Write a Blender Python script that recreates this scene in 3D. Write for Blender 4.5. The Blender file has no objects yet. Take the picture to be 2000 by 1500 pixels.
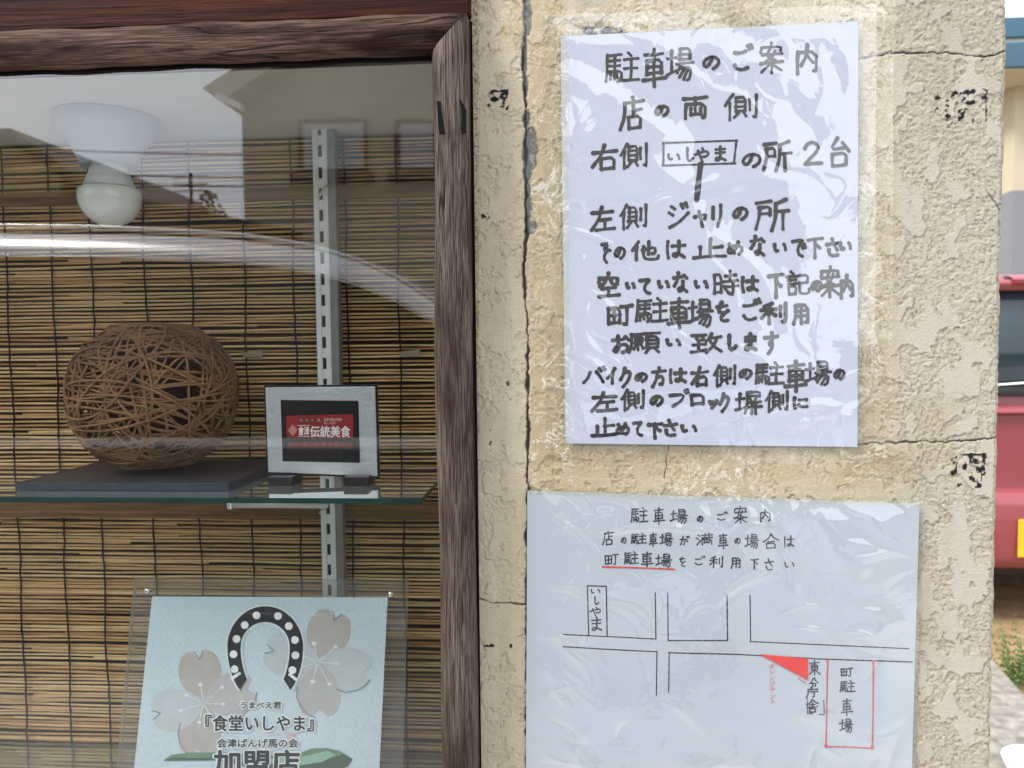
import bpy, bmesh, math, random
import numpy as np
from mathutils import Vector, Matrix

random.seed(7)
RNG = np.random.RandomState(11)
C = bpy.context.scene.collection
S = bpy.context.scene

# ------------------------------------------------------------------ camera, world, sun, exposure
F = 1500.0                       # focal length in pixels of the 2000 x 1500 photograph
EYE = Vector((0.0, -0.76, 1.25))
_x = -Vector((-21600, -140, -1500)).normalized()          # world +X seen in camera axes
_z = -Vector((346, -29250, -1500)).normalized()           # world +Z seen in camera axes
_z = (_z - _x * _z.dot(_x)).normalized()
_y = _z.cross(_x)
ROT = Matrix((_x, _y, _z))       # camera vector -> world vector
cam = bpy.data.objects.new('camera', bpy.data.cameras.new('camera'))
C.objects.link(cam)
cam.matrix_world = Matrix.Translation(EYE) @ ROT.to_4x4()
cam.data.sensor_width = 36.0
cam.data.lens = 36.0 * F / 2000.0
cam.data.clip_start = 0.02
cam.data.clip_end = 500
cam.data.dof.use_dof = True
cam.data.dof.focus_distance = 0.80
cam.data.dof.aperture_fstop = 8.5
S.camera = cam

w = bpy.data.worlds.new('World'); S.world = w; w.use_nodes = True
nt = w.node_tree; nt.nodes.clear()
wo = nt.nodes.new('ShaderNodeOutputWorld'); bg = nt.nodes.new('ShaderNodeBackground')
sky = nt.nodes.new('ShaderNodeTexSky'); sky.sky_type = 'NISHITA'; sky.sun_disc = False
SUN_EL, SUN_AZ = math.radians(50), math.radians(243)      # azimuth clockwise from +Y
sky.sun_elevation = SUN_EL; sky.sun_rotation = SUN_AZ
sky.air_density = 1.0; sky.dust_density = 2.0
mx = nt.nodes.new('ShaderNodeMixRGB'); mx.inputs[2].default_value = (8.0, 8.3, 8.7, 1)
nz = nt.nodes.new('ShaderNodeTexNoise'); nz.inputs['Scale'].default_value = 1.6; nz.inputs['Detail'].default_value = 6
rp = nt.nodes.new('ShaderNodeMapRange'); rp.inputs[1].default_value = .3; rp.inputs[2].default_value = .62
rp.inputs[3].default_value = .45; rp.inputs[4].default_value = .95
tc = nt.nodes.new('ShaderNodeTexCoord')
nt.links.new(tc.outputs['Generated'], nz.inputs['Vector'])
nt.links.new(nz.outputs['Fac'], rp.inputs[0]); nt.links.new(rp.outputs[0], mx.inputs[0])
nt.links.new(sky.outputs[0], mx.inputs[1]); nt.links.new(mx.outputs[0], bg.inputs[0])
bg.inputs[1].default_value = 0.15
nt.links.new(bg.outputs[0], wo.inputs[0])

sl = bpy.data.lights.new('sun', 'SUN'); sl.energy = 2.6; sl.angle = math.radians(14); sl.color = (1, .95, .88)
so = bpy.data.objects.new('sun', sl); C.objects.link(so)
sd = Vector((math.sin(SUN_AZ) * math.cos(SUN_EL), math.cos(SUN_AZ) * math.cos(SUN_EL), math.sin(SUN_EL)))
so.rotation_euler = sd.to_track_quat('Z', 'Y').to_euler()
so.location = (0, -3, 5)
S.view_settings.view_transform = 'Standard'; S.view_settings.look = 'None'
S.view_settings.gamma = 1; S.view_settings.exposure = 0.95
S.view_settings.use_curve_mapping = False
S.cycles.max_bounces = 10; S.cycles.transparent_max_bounces = 24
S.cycles.diffuse_bounces = 5

# ------------------------------------------------------------------ pixel <-> world helpers (metres)
RN = np.array(ROT)
EN = np.array(EYE)
def ray(u, v):
    return ROT @ Vector((u - 1000.0, 750.0 - v, -F))
def P(u, v, Y):                                   # where the line of sight meets the plane y = Y
    d = ray(u, v); t = (Y - EYE.y) / d.y
    return EYE + d * t
def PZ(u, v, Z):                                  # ... and the level z = Z
    d = ray(u, v); t = (Z - EYE.z) / d.z
    return EYE + d * t
GY = -.013                                        # window pane
def R(u, v, L):                                   # point at y = -L whose mirror image in the pane shows at u, v
    d = ray(u, v); t = (2 * GY + L - EYE.y) / d.y
    p = EYE + d * t
    return Vector((p.x, -L, p.z))
def pix(x, y, z):                                 # world -> pixel, arrays
    q = np.stack([x - EN[0], y - EN[1], z - EN[2]], -1) @ RN
    return 1000 + F * q[..., 0] / -q[..., 2], 750 - F * q[..., 1] / -q[..., 2]

# ------------------------------------------------------------------ object helpers
def props(o, label=None, cat=None, group=None, kind=None):
    if label: o['label'] = label
    if cat: o['category'] = cat
    if group: o['group'] = group
    if kind: o['kind'] = kind
    return o
def thing(name, label, cat, loc, group=None):
    o = bpy.data.objects.new(name, None); C.objects.link(o)
    o.empty_display_size = .02
    o.location = loc
    return props(o, label, cat, group)
def link(name, me, mat, parent=None):
    o = bpy.data.objects.new(name, me); C.objects.link(o)
    if mat is not None:
        for m in (mat if isinstance(mat, (list, tuple)) else [mat]): me.materials.append(m)
    if parent:
        o.parent = parent
        p = parent; off = Vector((0, 0, 0)); 
        while p: off += Vector(p.location); p = p.parent
        o.location = -off if o.parent else (0, 0, 0)
        # meshes are written in world metres; the part sits at minus its thing's place
    return o
def mesh(name, verts, faces, mat, parent=None, smooth=False):
    me = bpy.data.meshes.new(name)
    me.from_pydata([tuple(v) for v in verts], [], faces)
    if smooth: me.polygons.foreach_set('use_smooth', [True] * len(me.polygons))
    me.update()
    return link(name, me, mat, parent)
def from_bm(name, bm, mat, parent=None, smooth=False):
    me = bpy.data.meshes.new(name); bm.to_mesh(me); bm.free()
    if smooth:
        me.polygons.foreach_set('use_smooth', [True] * len(me.polygons))
    return link(name, me, mat, parent)
def reorigin(o):                                  # move a mesh's origin to its own middle
    me = o.data; n = len(me.vertices); a = np.empty(n * 3); me.vertices.foreach_get('co', a)
    a = a.reshape(-1, 3); c = (a.min(0) + a.max(0)) / 2
    a -= c; me.vertices.foreach_set('co', a.ravel()); me.update()
    o.location = Vector(o.location) + Vector(c)
    return o
def box(name, a, b, mat, parent=None, bev=0.0, seg=2):
    bm = bmesh.new(); bmesh.ops.create_cube(bm, size=1)
    a = Vector(a); b = Vector(b); c = (a + b) / 2; s = b - a
    for v in bm.verts: v.co = Vector((v.co.x * s.x + c.x, v.co.y * s.y + c.y, v.co.z * s.z + c.z))
    if bev: bmesh.ops.bevel(bm, geom=list(bm.edges), offset=bev, segments=seg, affect='EDGES', profile=.5)
    return reorigin(from_bm(name, bm, mat, parent))
def slab(name, quad, thick, mat, parent=None, bev=0.0):   # quad of 4 world points extruded along vector thick
    bm = bmesh.new(); n = len(quad)
    f = [bm.verts.new(p) for p in quad]; k = [bm.verts.new(Vector(p) + Vector(thick)) for p in quad]
    bm.faces.new(f); bm.faces.new(k[::-1])
    for i in range(n): bm.faces.new((f[i], k[i], k[(i + 1) % n], f[(i + 1) % n]))
    bmesh.ops.recalc_face_normals(bm, faces=bm.faces)
    if bev: bmesh.ops.bevel(bm, geom=list(bm.edges), offset=bev, segments=2, affect='EDGES', profile=.5)
    return reorigin(from_bm(name, bm, mat, parent))
def tube_vf(pts, rad, n=6, V=None, Fc=None, closed=False):
    V = [] if V is None else V; Fc = [] if Fc is None else Fc
    base = len(V); m = len(pts)
    for i, p in enumerate(pts):
        if closed: t = pts[(i + 1) % m] - pts[i - 1]
        else: t = pts[min(i + 1, m - 1)] - pts[max(i - 1, 0)]
        t.normalize()
        a = t.cross(Vector((0.13, .31, .94)));
        if a.length < .2: a = t.cross(Vector((1, 0, 0)))
        a.normalize(); b = t.cross(a)
        r = rad[i] if hasattr(rad, '__len__') else rad
        for k in range(n):
            an = 2 * math.pi * k / n
            V.append(p + a * (r * math.cos(an)) + b * (r * math.sin(an)))
    for i in range(m if closed else m - 1):
        j = (i + 1) % m
        for k in range(n):
            l = (k + 1) % n
            Fc.append((base + i * n + k, base + i * n + l, base + j * n + l, base + j * n + k))
    if not closed:
        Fc.append(tuple(base + k for k in range(n))[::-1]); Fc.append(tuple(base + (m - 1) * n + k for k in range(n)))
    return V, Fc
def tube(name, pts, rad, mat, parent=None, n=8):
    V, Fc = tube_vf([Vector(p) for p in pts], rad, n)
    return reorigin(mesh(name, V, Fc, mat, parent, True))
def lathe(name, c, prof, mat, parent=None, n=40, axis='Z'):
    V = []; Fc = []
    for r, z in prof:
        for k in range(n):
            a = 2 * math.pi * k / n
            if axis == 'Z': V.append((c[0] + r * math.cos(a), c[1] + r * math.sin(a), c[2] + z))
            elif axis == 'Y': V.append((c[0] + r * math.cos(a), c[1] + z, c[2] + r * math.sin(a)))
            else: V.append((c[0] + z, c[1] + r * math.cos(a), c[2] + r * math.sin(a)))
    for i in range(len(prof) - 1):
        for k in range(n):
            l = (k + 1) % n
            Fc.append((i * n + k, i * n + l, (i + 1) * n + l, (i + 1) * n + k))
    Fc.append(tuple(range(n))[::-1]); Fc.append(tuple((len(prof) - 1) * n + k for k in range(n)))
    return reorigin(mesh(name, V, Fc, mat, parent, True))

# ------------------------------------------------------------------ numpy noise
def vnoise(x, y, seed=0):
    rs = np.random.RandomState(seed); T = rs.rand(256, 256)
    xi = np.floor(x).astype(int); yi = np.floor(y).astype(int)
    fx = x - xi; fy = y - yi
    fx = fx * fx * fx * (fx * (fx * 6 - 15) + 10); fy = fy * fy * fy * (fy * (fy * 6 - 15) + 10)
    a = T[xi % 256, yi % 256]; b = T[(xi + 1) % 256, yi % 256]
    c = T[xi % 256, (yi + 1) % 256]; d = T[(xi + 1) % 256, (yi + 1) % 256]
    return (a * (1 - fx) + b * fx) * (1 - fy) + (c * (1 - fx) + d * fx) * fy - .5
def fbm(x, y, s, oct=4, seed=0, g=.5):
    t = 0; a = 1; n = 0
    for k in range(oct):
        t = t + a * vnoise(x / s + 17.3 * k, y / s + 5.1 * k, seed + k); n += a; a *= g; s = s / 2.03
    return t / n
def ss(x, a, b):
    t = np.clip((x - a) / (b - a), 0, 1); return t * t * (3 - 2 * t)

# ------------------------------------------------------------------ material helpers
class M:
    def __init__(s, name):
        s.m = bpy.data.materials.new(name); s.m.use_nodes = True; s.t = s.m.node_tree
        s.t.nodes.clear(); s.out = s.t.nodes.new('ShaderNodeOutputMaterial')
        s.b = s.t.nodes.new('ShaderNodeBsdfPrincipled'); s.t.links.new(s.b.outputs[0], s.out.inputs[0])
    def n(s, ty, **k):
        o = s.t.nodes.new('ShaderNode' + ty)
        for a, v in k.items():
            if hasattr(o, a): setattr(o, a, v)
            else: o.inputs[a.replace('_', ' ')].default_value = v
        return o
    def l(s, a, b): s.t.links.new(a, b)
    def coord(s, scale=(1, 1, 1), rot=(0, 0, 0), kind='geo'):
        if kind == 'geo': src = s.n('NewGeometry').outputs['Position']
        else: src = s.n('TexCoord').outputs['Object']
        m = s.n('Mapping'); m.inputs['Scale'].default_value = scale; m.inputs['Rotation'].default_value = rot
        s.l(src, m.inputs[0]); return m.outputs[0]
    def noise(s, vec, scale, detail=5, rough=.55, dist=0):
        o = s.n('TexNoise'); o.inputs['Scale'].default_value = scale; o.inputs['Detail'].default_value = detail
        o.inputs['Roughness'].default_value = rough; o.inputs['Distortion'].default_value = dist
        s.l(vec, o.inputs['Vector']); return o.outputs['Fac']
    def ramp(s, fac, stops):
        o = s.n('ValToRGB'); e = o.color_ramp.elements
        while len(e) < len(stops): e.new(.5)
        for k, (p, c) in enumerate(stops):
            e[k].position = p; e[k].color = (*c, 1) if len(c) == 3 else c
        s.l(fac, o.inputs[0]); return o.outputs[0]
    def mix(s, f, a, b, mode='MIX'):
        o = s.n('MixRGB'); o.blend_type = mode
        for i, x in ((0, f), (1, a), (2, b)):
            if isinstance(x, (int, float)): o.inputs[i].default_value = x
            elif isinstance(x, tuple): o.inputs[i].default_value = (*x, 1)
            else: s.l(x, o.inputs[i])
        return o.outputs[0]
    def math(s, op, a, b=0.0):
        o = s.n('Math'); o.operation = op
        for i, x in ((0, a), (1, b)):
            if isinstance(x, (int, float)): o.inputs[i].default_value = x
            else: s.l(x, o.inputs[i])
        return o.outputs[0]
    def bump(s, h, strength=.5, dist=.001, prev=None):
        o = s.n('Bump'); o.inputs['Strength'].default_value = strength; o.inputs['Distance'].default_value = dist
        s.l(h, o.inputs['Height'])
        if prev is not None: s.l(prev, o.inputs['Normal'])
        return o.outputs[0]
    def set(s, **k):
        for a, v in k.items():
            i = s.b.inputs[a.replace('_', ' ')]
            if isinstance(v, (int, float)): i.default_value = v
            elif isinstance(v, tuple): i.default_value = (*v, 1) if len(v) == 3 else v
            else: s.l(v, i)
        return s.m

def simple(name, col, rough=.5, metal=0, var=.12, scale=60, bump=.0, coat=0):
    m = M(name); c = m.coord(); n = m.noise(c, scale)
    lo = tuple(x * (1 - var) for x in col); hi = tuple(min(1, x * (1 + var)) for x in col)
    k = dict(Base_Color=m.ramp(n, [(.3, lo), (.7, hi)]), Roughness=rough, Metallic=metal)
    if bump: k['Normal'] = m.bump(n, .5, bump)
    if coat: k['Coat_Weight'] = coat
    return m.set(**k)

def glassy(name, tint=(.97, .98, .97), ior=1.5, rough=0.0, haze=0.0, hazecol=(.8, .8, .8), bump=None, gain=1.0):
    m = M(name); t = m.t; t.nodes.remove(m.b)
    fr = m.n('Fresnel'); fr.inputs[0].default_value = ior
    tr = m.n('BsdfTransparent'); tr.inputs[0].default_value = (*tint, 1)
    gl = m.n('BsdfGlossy'); gl.inputs['Roughness'].default_value = rough; gl.inputs[0].default_value = (1, 1, 1, 1)
    if bump:
        nrm = bump(m); m.l(nrm, gl.inputs['Normal']); m.l(nrm, fr.inputs['Normal'])
    ge = m.n('NewGeometry')                      # a slab reflects at its front face only
    f = m.math('MULTIPLY', fr.outputs[0], m.math('SUBTRACT', 1.0, ge.outputs['Backfacing']))
    if gain != 1: 
        mm = m.n('Math'); mm.operation = 'MULTIPLY'; mm.use_clamp = True; mm.inputs[1].default_value = gain
        m.l(f, mm.inputs[0]); f = mm.outputs[0]
    ms = m.n('MixShader'); m.l(f, ms.inputs[0]); m.l(tr.outputs[0], ms.inputs[1]); m.l(gl.outputs[0], ms.inputs[2])
    last = ms.outputs[0]
    if haze:
        df = m.n('BsdfDiffuse'); df.inputs[0].default_value = (*hazecol, 1)
        m2 = m.n('MixShader')
        if isinstance(haze, float): m2.inputs[0].default_value = haze
        else: m.l(haze(m), m2.inputs[0])
        m.l(last, m2.inputs[1]); m.l(df.outputs[0], m2.inputs[2]); last = m2.outputs[0]
    m.l(last, m.out.inputs[0])
    return m.m

def wood(name, along, dark, mid, light, rough=.6, grain=420, weather=0.0, wcol=(.3, .26, .24), glossy=.06, seam=.55, lines=1.0, off=0):
    """along: 'X' or 'Z'. fine fibre lines, swirling figure, dark checks, grey weathering"""
    m = M(name)
    sc = {'X': (.022, 1, 1), 'Z': (1, 1, .022)}[along]
    c0 = m.coord()
    big = m.n('TexNoise'); big.inputs['Scale'].default_value = 5; big.inputs['Detail'].default_value = 2
    mp = m.n('Mapping'); mp.inputs['Scale'].default_value = {'X': (.45, 1, 1), 'Z': (1, 1, .45)}[along]
    mp.inputs['Location'].default_value = (off, off, off)
    m.l(c0, mp.inputs[0]); m.l(mp.outputs[0], big.inputs['Vector'])
    vm = m.n('VectorMath'); vm.operation = 'SCALE'; vm.inputs['Scale'].default_value = .022
    m.l(big.outputs['Color'], vm.inputs[0])
    va = m.n('VectorMath'); va.operation = 'ADD'; m.l(c0, va.inputs[0]); m.l(vm.outputs[0], va.inputs[1])
    m2 = m.n('Mapping'); m2.inputs['Scale'].default_value = sc; m.l(va.outputs[0], m2.inputs[0])
    fib = m.noise(m2.outputs[0], grain, 6, .65)
    fig = m.noise(m2.outputs[0], grain / 7, 4, .5)
    fine = m.noise(m2.outputs[0], grain * 3, 3, .7)
    col = m.ramp(fig, [(.3, dark), (.5, mid), (.72, light)])
    col = m.mix(m.ramp(fib, [(.35, (.75, .75, .75)), (.62, (0, 0, 0))]), col, tuple(x * .35 for x in dark))
    if weather:
        mw = m.n('Mapping'); mw.inputs['Scale'].default_value = {'X': (.15, 1, 1), 'Z': (1, 1, .15)}[along]; m.l(va.outputs[0], mw.inputs[0]); wn = m.noise(mw.outputs[0], 45, 5, .6)
        wf = m.mix(1.0, m.ramp(wn, [(.42 - weather * .2, (0, 0, 0)), (.62, (1, 1, 1))]), m.ramp(fine, [(.4, (.1, .1, .1)), (.6, (1, 1, 1))]), 'MULTIPLY')
        col = m.mix(wf, col, wcol)
    # checks: thin dark wavy lines along the grain
    m3 = m.n('Mapping'); m3.inputs['Scale'].default_value = {'X': (.06, 1, 1), 'Z': (1, 1, .06)}[along]; m.l(va.outputs[0], m3.inputs[0])
    ck = m.noise(m3.outputs[0], 46, 2, .4)
    ab = m.math('ABSOLUTE', m.math('SUBTRACT', ck, .5))
    line = m.ramp(ab, [(.0, (1, 1, 1)), (.014, (0, 0, 0))])
    line = m.mix(1.0, line, m.ramp(m.noise(c0, 22, 2), [(seam - .08, (0, 0, 0)), (seam + .04, (lines, lines, lines))]), 'MULTIPLY')
    col = m.mix(line, col, (.012, .009, .008))
    h = m.math('ADD', m.math('MULTIPLY', fib, .6), m.math('MULTIPLY', fine, .4))
    h = m.math('SUBTRACT', h, m.math('MULTIPLY', line, 1.2))
    nrm = m.bump(h, .55, .0016)
    return m.set(Base_Color=col, Roughness=m.ramp(fib, [(.3, (rough + .15,) * 3), (.7, (rough - .1,) * 3)]), Normal=nrm, Specular_IOR_Level=glossy)

# ------------------------------------------------------------------ materials
mat_lintel = wood('lintel wood', 'X', (.012, .003, .002), (.045, .009, .004), (.17, .036, .010), .62, 520, glossy=.1, seam=.7)
mat_header = wood('header wood', 'X', (.012, .005, .0035), (.032, .013, .009), (.075, .032, .022), .6, 300, weather=.04, wcol=(.16, .10, .078), seam=.5, off=3)
mat_post = wood('post wood', 'Z', (.012, .007, .005), (.040, .025, .018), (.085, .056, .042), .65, 330, weather=.36, wcol=(.17, .135, .115), seam=.5, glossy=.06)
mat_batten = wood('batten wood', 'X', (.2, .10, .05), (.3, .17, .09), (.38, .23, .13), .6, 300, seam=.9)
mat_black0 = simple('black paint remnant', (.008, .008, .008), 1, var=.3, scale=300); mat_black0.node_tree.nodes['Principled BSDF'].inputs['Specular IOR Level'].default_value = .1
mat_dark = simple('dark gap', (.006, .005, .0045), 1.0); mat_dark.node_tree.nodes['Principled BSDF'].inputs['Specular IOR Level'].default_value = .05
mat_backpanel = simple('dark cabinet back', (.045, .033, .022), .9)
mat_ceil = simple('painted cabinet ceiling', (.66, .65, .61), .7, var=.04, scale=20)
mat_side = simple('cabinet side board', (.62, .58, .5), .7)
mat_pane = glassy('window glass', (.97, .98, .975), 1.5, gain=3.1, haze=lambda m: m.ramp(m.noise(m.coord(), 700, 2, .5), [(.76, (0, 0, 0)), (.80, (.3, .3, .3))]), hazecol=(.8, .8, .78))
mat_shelf = glassy('shelf glass', (.90, .95, .92), 1.52, gain=2.6, haze=.10, hazecol=(.5, .53, .5))
mat_shelf_edge = simple('glass edge green', (.012, .05, .045), .15, var=.2, scale=40)
mat_acrylic = glassy('clear acrylic', (.95, .96, .95), 1.49, haze=.03, gain=1.6)
mat_acrylic_edge = glassy('acrylic edge', (.75, .76, .73), 1.49, rough=.1, haze=.35, hazecol=(.75, .76, .72))
mat_chrome = simple('chrome', (.75, .76, .78), .15, 1)
mat_alu = simple('white metal', (.92, .94, .95), .4, .0, var=.05)
mat_alu_side = simple('shaded metal side', (.30, .30, .27), .5, .2)  # shade on the white upright's side, put into the colour
mat_slot = simple('slot black', (.015, .018, .02), .7)
mat_mount = simple('pale blue plastic', (.47, .53, .58), .45, var=.04, scale=12)
mat_bulbneck = simple('white bulb collar', (.82, .85, .86), .4, var=.02)
m = M('opal bulb glass'); mat_globe = m.set(Base_Color=(.93, .94, .93), Roughness=.12, Subsurface_Weight=.1, Coat_Weight=.5, Coat_Roughness=.03)
mat_board = simple('slate board', (.035, .04, .047), .42, var=.25, scale=90, bump=.0003)
mat_boardedge = simple('slate board edge', (.02, .035, .055), .5, var=.2)
mat_black = simple('black board', (.012, .012, .013), .35, var=.2)
mat_cord = simple('black cord', (.012, .014, .02), .8)
mat_tag = simple('tan tape', (.38, .31, .22), .5)

m = M('twine'); c = m.coord()
tw = m.noise(c, 240, 4, .7); tg = m.noise(c, 18, 3)
fz = m.n('TexWave'); fz.inputs['Scale'].default_value = 330; fz.inputs['Distortion'].default_value = 3; m.l(c, fz.inputs['Vector'])
mat_twine = m.set(Base_Color=m.mix(.55, m.ramp(tw, [(.25, (.08, .045, .03)), (.55, (.26, .15, .09)), (.8, (.45, .27, .17))]), m.ramp(tg, [(.3, (.17, .085, .04)), (.7, (.50, .27, .12))])),
                  Roughness=.85, Normal=m.bump(m.math('ADD', tw, m.math('MULTIPLY', fz.outputs['Fac'], .5)), .9, .0012))

m = M('reed'); oi = m.n('ObjectInfo')
c = m.coord((1, 3, 3), kind='obj'); n1 = m.noise(c, 14, 3); n2 = m.noise(m.coord((1, 30, 30), kind='obj'), 60, 3)
rc = m.ramp(oi.outputs['Random'], [(0, (.44, .21, .08)), (.12, (.68, .38, .15)), (.5, (.80, .52, .235)), (.85, (.98, .71, .38)), (1, (.66, .44, .20))])
col = m.mix(m.ramp(n1, [(.30, (.6, .6, .6)), (.46, (0, 0, 0))]), rc, (.17, .085, .035))
col = m.mix(m.ramp(n2, [(.62, (0, 0, 0)), (.72, (.6, .6, .6))]), col, (.1, .05, .02))
mat_reed = m.set(Base_Color=col, Roughness=.5, Normal=m.bump(n2, .3, .0005))

def paper(name, col):
    m = M(name); c = m.coord(); a = m.noise(c, 5, 4); b = m.noise(c, 40, 4)
    sp = m.noise(m.coord((1, 1, 1.7)), 260, 2, .5)
    cc = m.mix(.5, m.ramp(a, [(.3, tuple(x * .95 for x in col)), (.7, tuple(min(1, x * 1.04) for x in col))]), m.ramp(b, [(.3, tuple(x * .97 for x in col)), (.7, col)]))
    cc = m.mix(m.ramp(sp, [(.765, (0, 0, 0)), (.785, (.8, .8, .8))]), cc, (.08, .075, .08))
    return m.set(Base_Color=cc, Roughness=.75, Normal=m.bump(a, .4, .004))
mat_paper = paper('upper notice paper', (.42, .45, .545))
mat_paper2 = paper('lower notice paper', (.37, .41, .46))
mat_ink = simple('marker ink', (.014, .013, .014), .45, var=.5, scale=300)
mat_ink2 = simple('pen ink', (.03, .03, .045), .5, var=.5, scale=300)
mat_redline = simple('red marker', (.50, .05, .05), .6, var=.3, scale=200)
mat_redpen = simple('red pencil', (.48, .13, .14), .7, var=.3, scale=400)
mat_redpaper = simple('red paper', (.58, .015, .012), .6, var=.05)

def fbump(sc, st):
    def f(m):
        c = m.coord(); n = m.noise(c, sc, 3, .5, 1.2)
        return m.bump(n, st, .003)
    return f
mat_film = glassy('clear plastic film', (.975, .98, .985), 1.5, rough=.010, gain=2.7, haze=.004, hazecol=(.85, .88, .95), bump=fbump(40, .06))
def tapehaze(m):
    n = m.noise(m.coord(), 26, 6, .62, 1.8)
    k = m.noise(m.coord(), 13, 3)
    ln = m.ramp(m.math('ABSOLUTE', m.math('SUBTRACT', n, .5)), [(0, (.55, .55, .55)), (.02, (.02, .02, .02))])  # thin pale lines paint in scratches and wrinkle highlights
    return m.mix(1.0, ln, m.ramp(k, [(.42, (.2, .2, .2)), (.6, (1, 1, 1))]), 'MULTIPLY')
mat_tape = glassy('yellowed clear tape', (.97, .95, .88), 1.5, rough=.08, gain=1.8, haze=tapehaze, hazecol=(.84, .83, .79), bump=fbump(90, .45))

# stucco, with masks painted per vertex: R yellow glue, G black residue, B crack, plus a second layer
m = M('stucco'); c = m.coord()
at = m.n('Attribute'); at.attribute_name = 'mask'
sp = m.n('SeparateColor'); m.l(at.outputs['Color'], sp.inputs[0])
at2 = m.n('Attribute'); at2.attribute_name = 'mask2'
sp2 = m.n('SeparateColor'); m.l(at2.outputs['Color'], sp2.inputs[0])
a = m.noise(c, 7, 8, .68); b = m.noise(c, 110, 6, .72); d = m.noise(c, 800, 3, .7)
col = m.ramp(a, [(.3, (.45, .395, .30)), (.7, (.55, .49, .385))])
col = m.mix(m.ramp(b, [(.35, (.3, .3, .3)), (.6, (0, 0, 0))]), col, (.42, .36, .265))
col = m.mix(sp2.outputs[1], col, (.45, .425, .365))                                  # greyer concrete colour to the right
col = m.mix(sp.outputs[0], col, m.mix(1.0, col, (.93, .87, .76), 'MULTIPLY'))        # old yellow glue
col = m.mix(sp2.outputs[0], col, m.mix(1.0, col, (.86, .81, .72), 'MULTIPLY'))       # darker tone in the hollows, at the wall edge and by the post
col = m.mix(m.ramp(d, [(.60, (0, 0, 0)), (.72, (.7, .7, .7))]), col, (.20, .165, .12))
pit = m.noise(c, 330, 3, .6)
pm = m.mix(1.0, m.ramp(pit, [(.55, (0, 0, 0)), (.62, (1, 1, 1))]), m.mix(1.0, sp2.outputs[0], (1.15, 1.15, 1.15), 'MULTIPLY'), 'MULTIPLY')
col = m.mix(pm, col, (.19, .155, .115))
gr = m.noise(m.coord((1, 1, .35)), 16, 7, .7)
col = m.mix(m.ramp(gr, [(.52, (0, 0, 0)), (.75, (.45, .45, .45))]), col, (.25, .215, .16))
col = m.mix(sp2.outputs[2], col, (.14, .145, .15))                                   # bare cement
col = m.mix(m.math('MULTIPLY', sp.outputs[2], .93), col, (.03, .025, .022))
col = m.mix(sp.outputs[1], col, (.010, .010, .012))
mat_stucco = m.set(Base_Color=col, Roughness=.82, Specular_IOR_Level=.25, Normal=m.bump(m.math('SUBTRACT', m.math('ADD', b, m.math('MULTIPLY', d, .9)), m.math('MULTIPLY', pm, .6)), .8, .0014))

# ------------------------------------------------------------------ SETTING
mat_asphalt = simple('asphalt', (.16, .155, .145), .9, var=.3, scale=120, bump=.002)
mat_earth = simple('brown earth', (.26, .175, .085), .95, var=.35, scale=9, bump=.01)
g = mesh('ground', [(-60, -60, 0), (60, -60, 0), (60, 60, 0), (-60, 60, 0)], [(0, 1, 2, 3)], mat_earth); props(g, kind='structure')
pv = mesh('bounce_pavement', [(-60, -2.6, .05), (60, -2.6, .05), (60, 0.3, .05), (-60, 0.3, .05)], [(0, 1, 2, 3)], simple('pale bounce paving', (.46, .45, .42), .9, var=.12, scale=14)); props(pv, kind='structure')  # pale ground added to bounce daylight up into the display case
r = mesh('road', [(-60, -9, .004), (60, -9, .004), (60, -.6, .004), (-60, -.6, .004)], [(0, 1, 2, 3)], mat_asphalt); props(r, kind='structure')

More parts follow.
